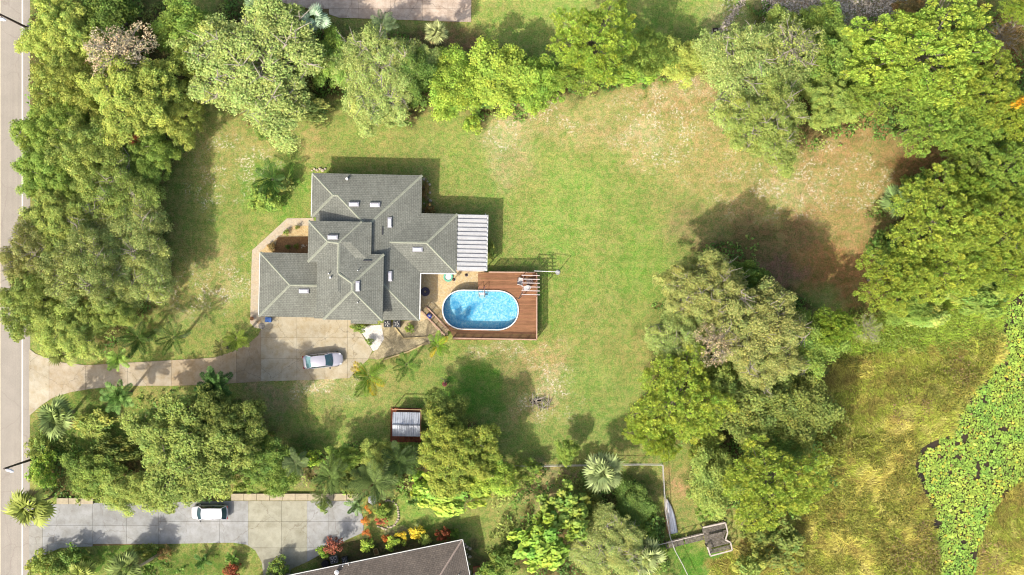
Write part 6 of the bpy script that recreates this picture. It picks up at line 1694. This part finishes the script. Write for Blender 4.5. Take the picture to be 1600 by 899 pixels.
for i, a_ in enumerate(ang_):
    dx = pads[:, 2] * np.cos(a_ + tt); dy_ = pads[:, 2] * np.sin(a_ + tt); q[:, i + 1] = np.stack([cx + dx, cy + dy_, zz + dx * tl_[:, 0] + dy_ * tl_[:, 1]], -1)
col = np.ones((n_, 3)) * np.array(A(158, 188, 76)[:3]) * 1.2 * (1 + rng.normal(size=(n_, 1)) * .16)
u = rng.rand(n_); col[u < .06] = np.array(A(206, 200, 78)[:3]) * 1.1; col[(u > .06) & (u < .075)] = A(160, 140, 84)[:3]; tq = fbm(pads[:, 0], pads[:, 1], 20, 3); col *= (1 + (tq - .5)[:, None] * np.array([.9, .3, .2])); col[u > .8] *= .7
tag(link('lily_pads', array_mesh('lily_pads', q, 9, M_pad, np.clip(col, 0, .8))), kind='stuff')
# pale rubble at the top right
rng = np.random.RandomState(41); N = 2600; px = np.concatenate([rng.uniform(1190, 1420, N), rng.normal(1140, 9, 400)]); py = np.concatenate([rng.normal(8, 12, N), rng.uniform(-5, 60, 400)])
px[N:] = 1162 - (py[N:]) * .75 + rng.normal(size=400) * 3.5
n_ = len(px); c = np.stack([(px - 800) / SC, (449.5 - py) / SC, np.full(n_, .05)], -1)
q = leaf_quads(c, unit(rng.normal(size=(n_, 3)) * .5 + np.array([0, 0, 1.])), rng.uniform(.06, .16, n_), .8, rng)
M_rub = leaf_material('rubble_chips', 0, .9); tag(link('rubble', array_mesh('rubble', q, 4, M_rub, np.clip(np.ones((n_, 3)) * np.array(A(224, 208, 184)[:3]) * (1 + rng.normal(size=(n_, 1)) * .25), .02, .8))), kind='stuff')

def undergrowth():
    rng = np.random.RandomState(77); N = 330000; px = rng.uniform(45, 1640, N); py = rng.uniform(-20, 920, N)
    wx = px + 60 * (fbm(px, py, 50, 1) - .5) + 44 * (fbm(px, py, 16, 4) - .5); wy = py + 60 * (fbm(px, py, 50, 2) - .5) + 44 * (fbm(px, py, 16, 5) - .5)
    ok = np.zeros(N, bool)
    for x, y, rx, ry in LITTER + [(110, 712, 60, 40), (150, 760, 70, 24), (250, 640, 40, 24), (450, 722, 60, 26), (560, 736, 90, 30), (650, 748, 60, 30), (800, 770, 40, 26), (920, 770, 90, 36), (1020, 840, 26, 50), (90, 885, 50, 20), (230, 885, 50, 16), (1010, 120, 60, 16), (800, 150, 90, 20)]: ok |= ((wx - x) / rx) ** 2 + ((wy - y) / ry) ** 2 < .86
    ok &= ~keep_off(px, py) & (fbm(px, py, 18, 5) > .40) & ~((px > 1360) & (px < 1500) & (py > 220) & (py < 300)) & ~((px > 1180) & (px < 1400) & (py > 340) & (py < 460))
    px, py = px[ok], py[ok]; n_ = len(px); hm = fbm(px, py, 20, 3); hm = np.clip((hm - .3) * 2.6, 0, 1)
    c = np.stack([(px - 800) / SC, (449.5 - py) / SC, .1 + 1.9 * hm * rng.rand(n_) ** .4], -1)
    q = leaf_quads(c, unit(rng.normal(size=(n_, 3)) * .6 + np.array([-.1, -.15, .8])), .15 * rng.uniform(.5, 1.4, n_), .7, rng)
    t = fbm(px, py, 34, 2)
    G1, G2, G3 = [np.array(A(*v)[:3]) for v in ((126, 160, 70), (160, 172, 88), (100, 132, 60))]
    col = np.where((t > .56)[:, None], G2, np.where((t < .42)[:, None], G3, G1)) * 1.35 * (1 + rng.normal(size=(n_, 1)) * .25)
    tag(link('undergrowth', array_mesh('undergrowth', q, 4, M_leaf, np.clip(col, .004, .8))), kind='stuff')
undergrowth()
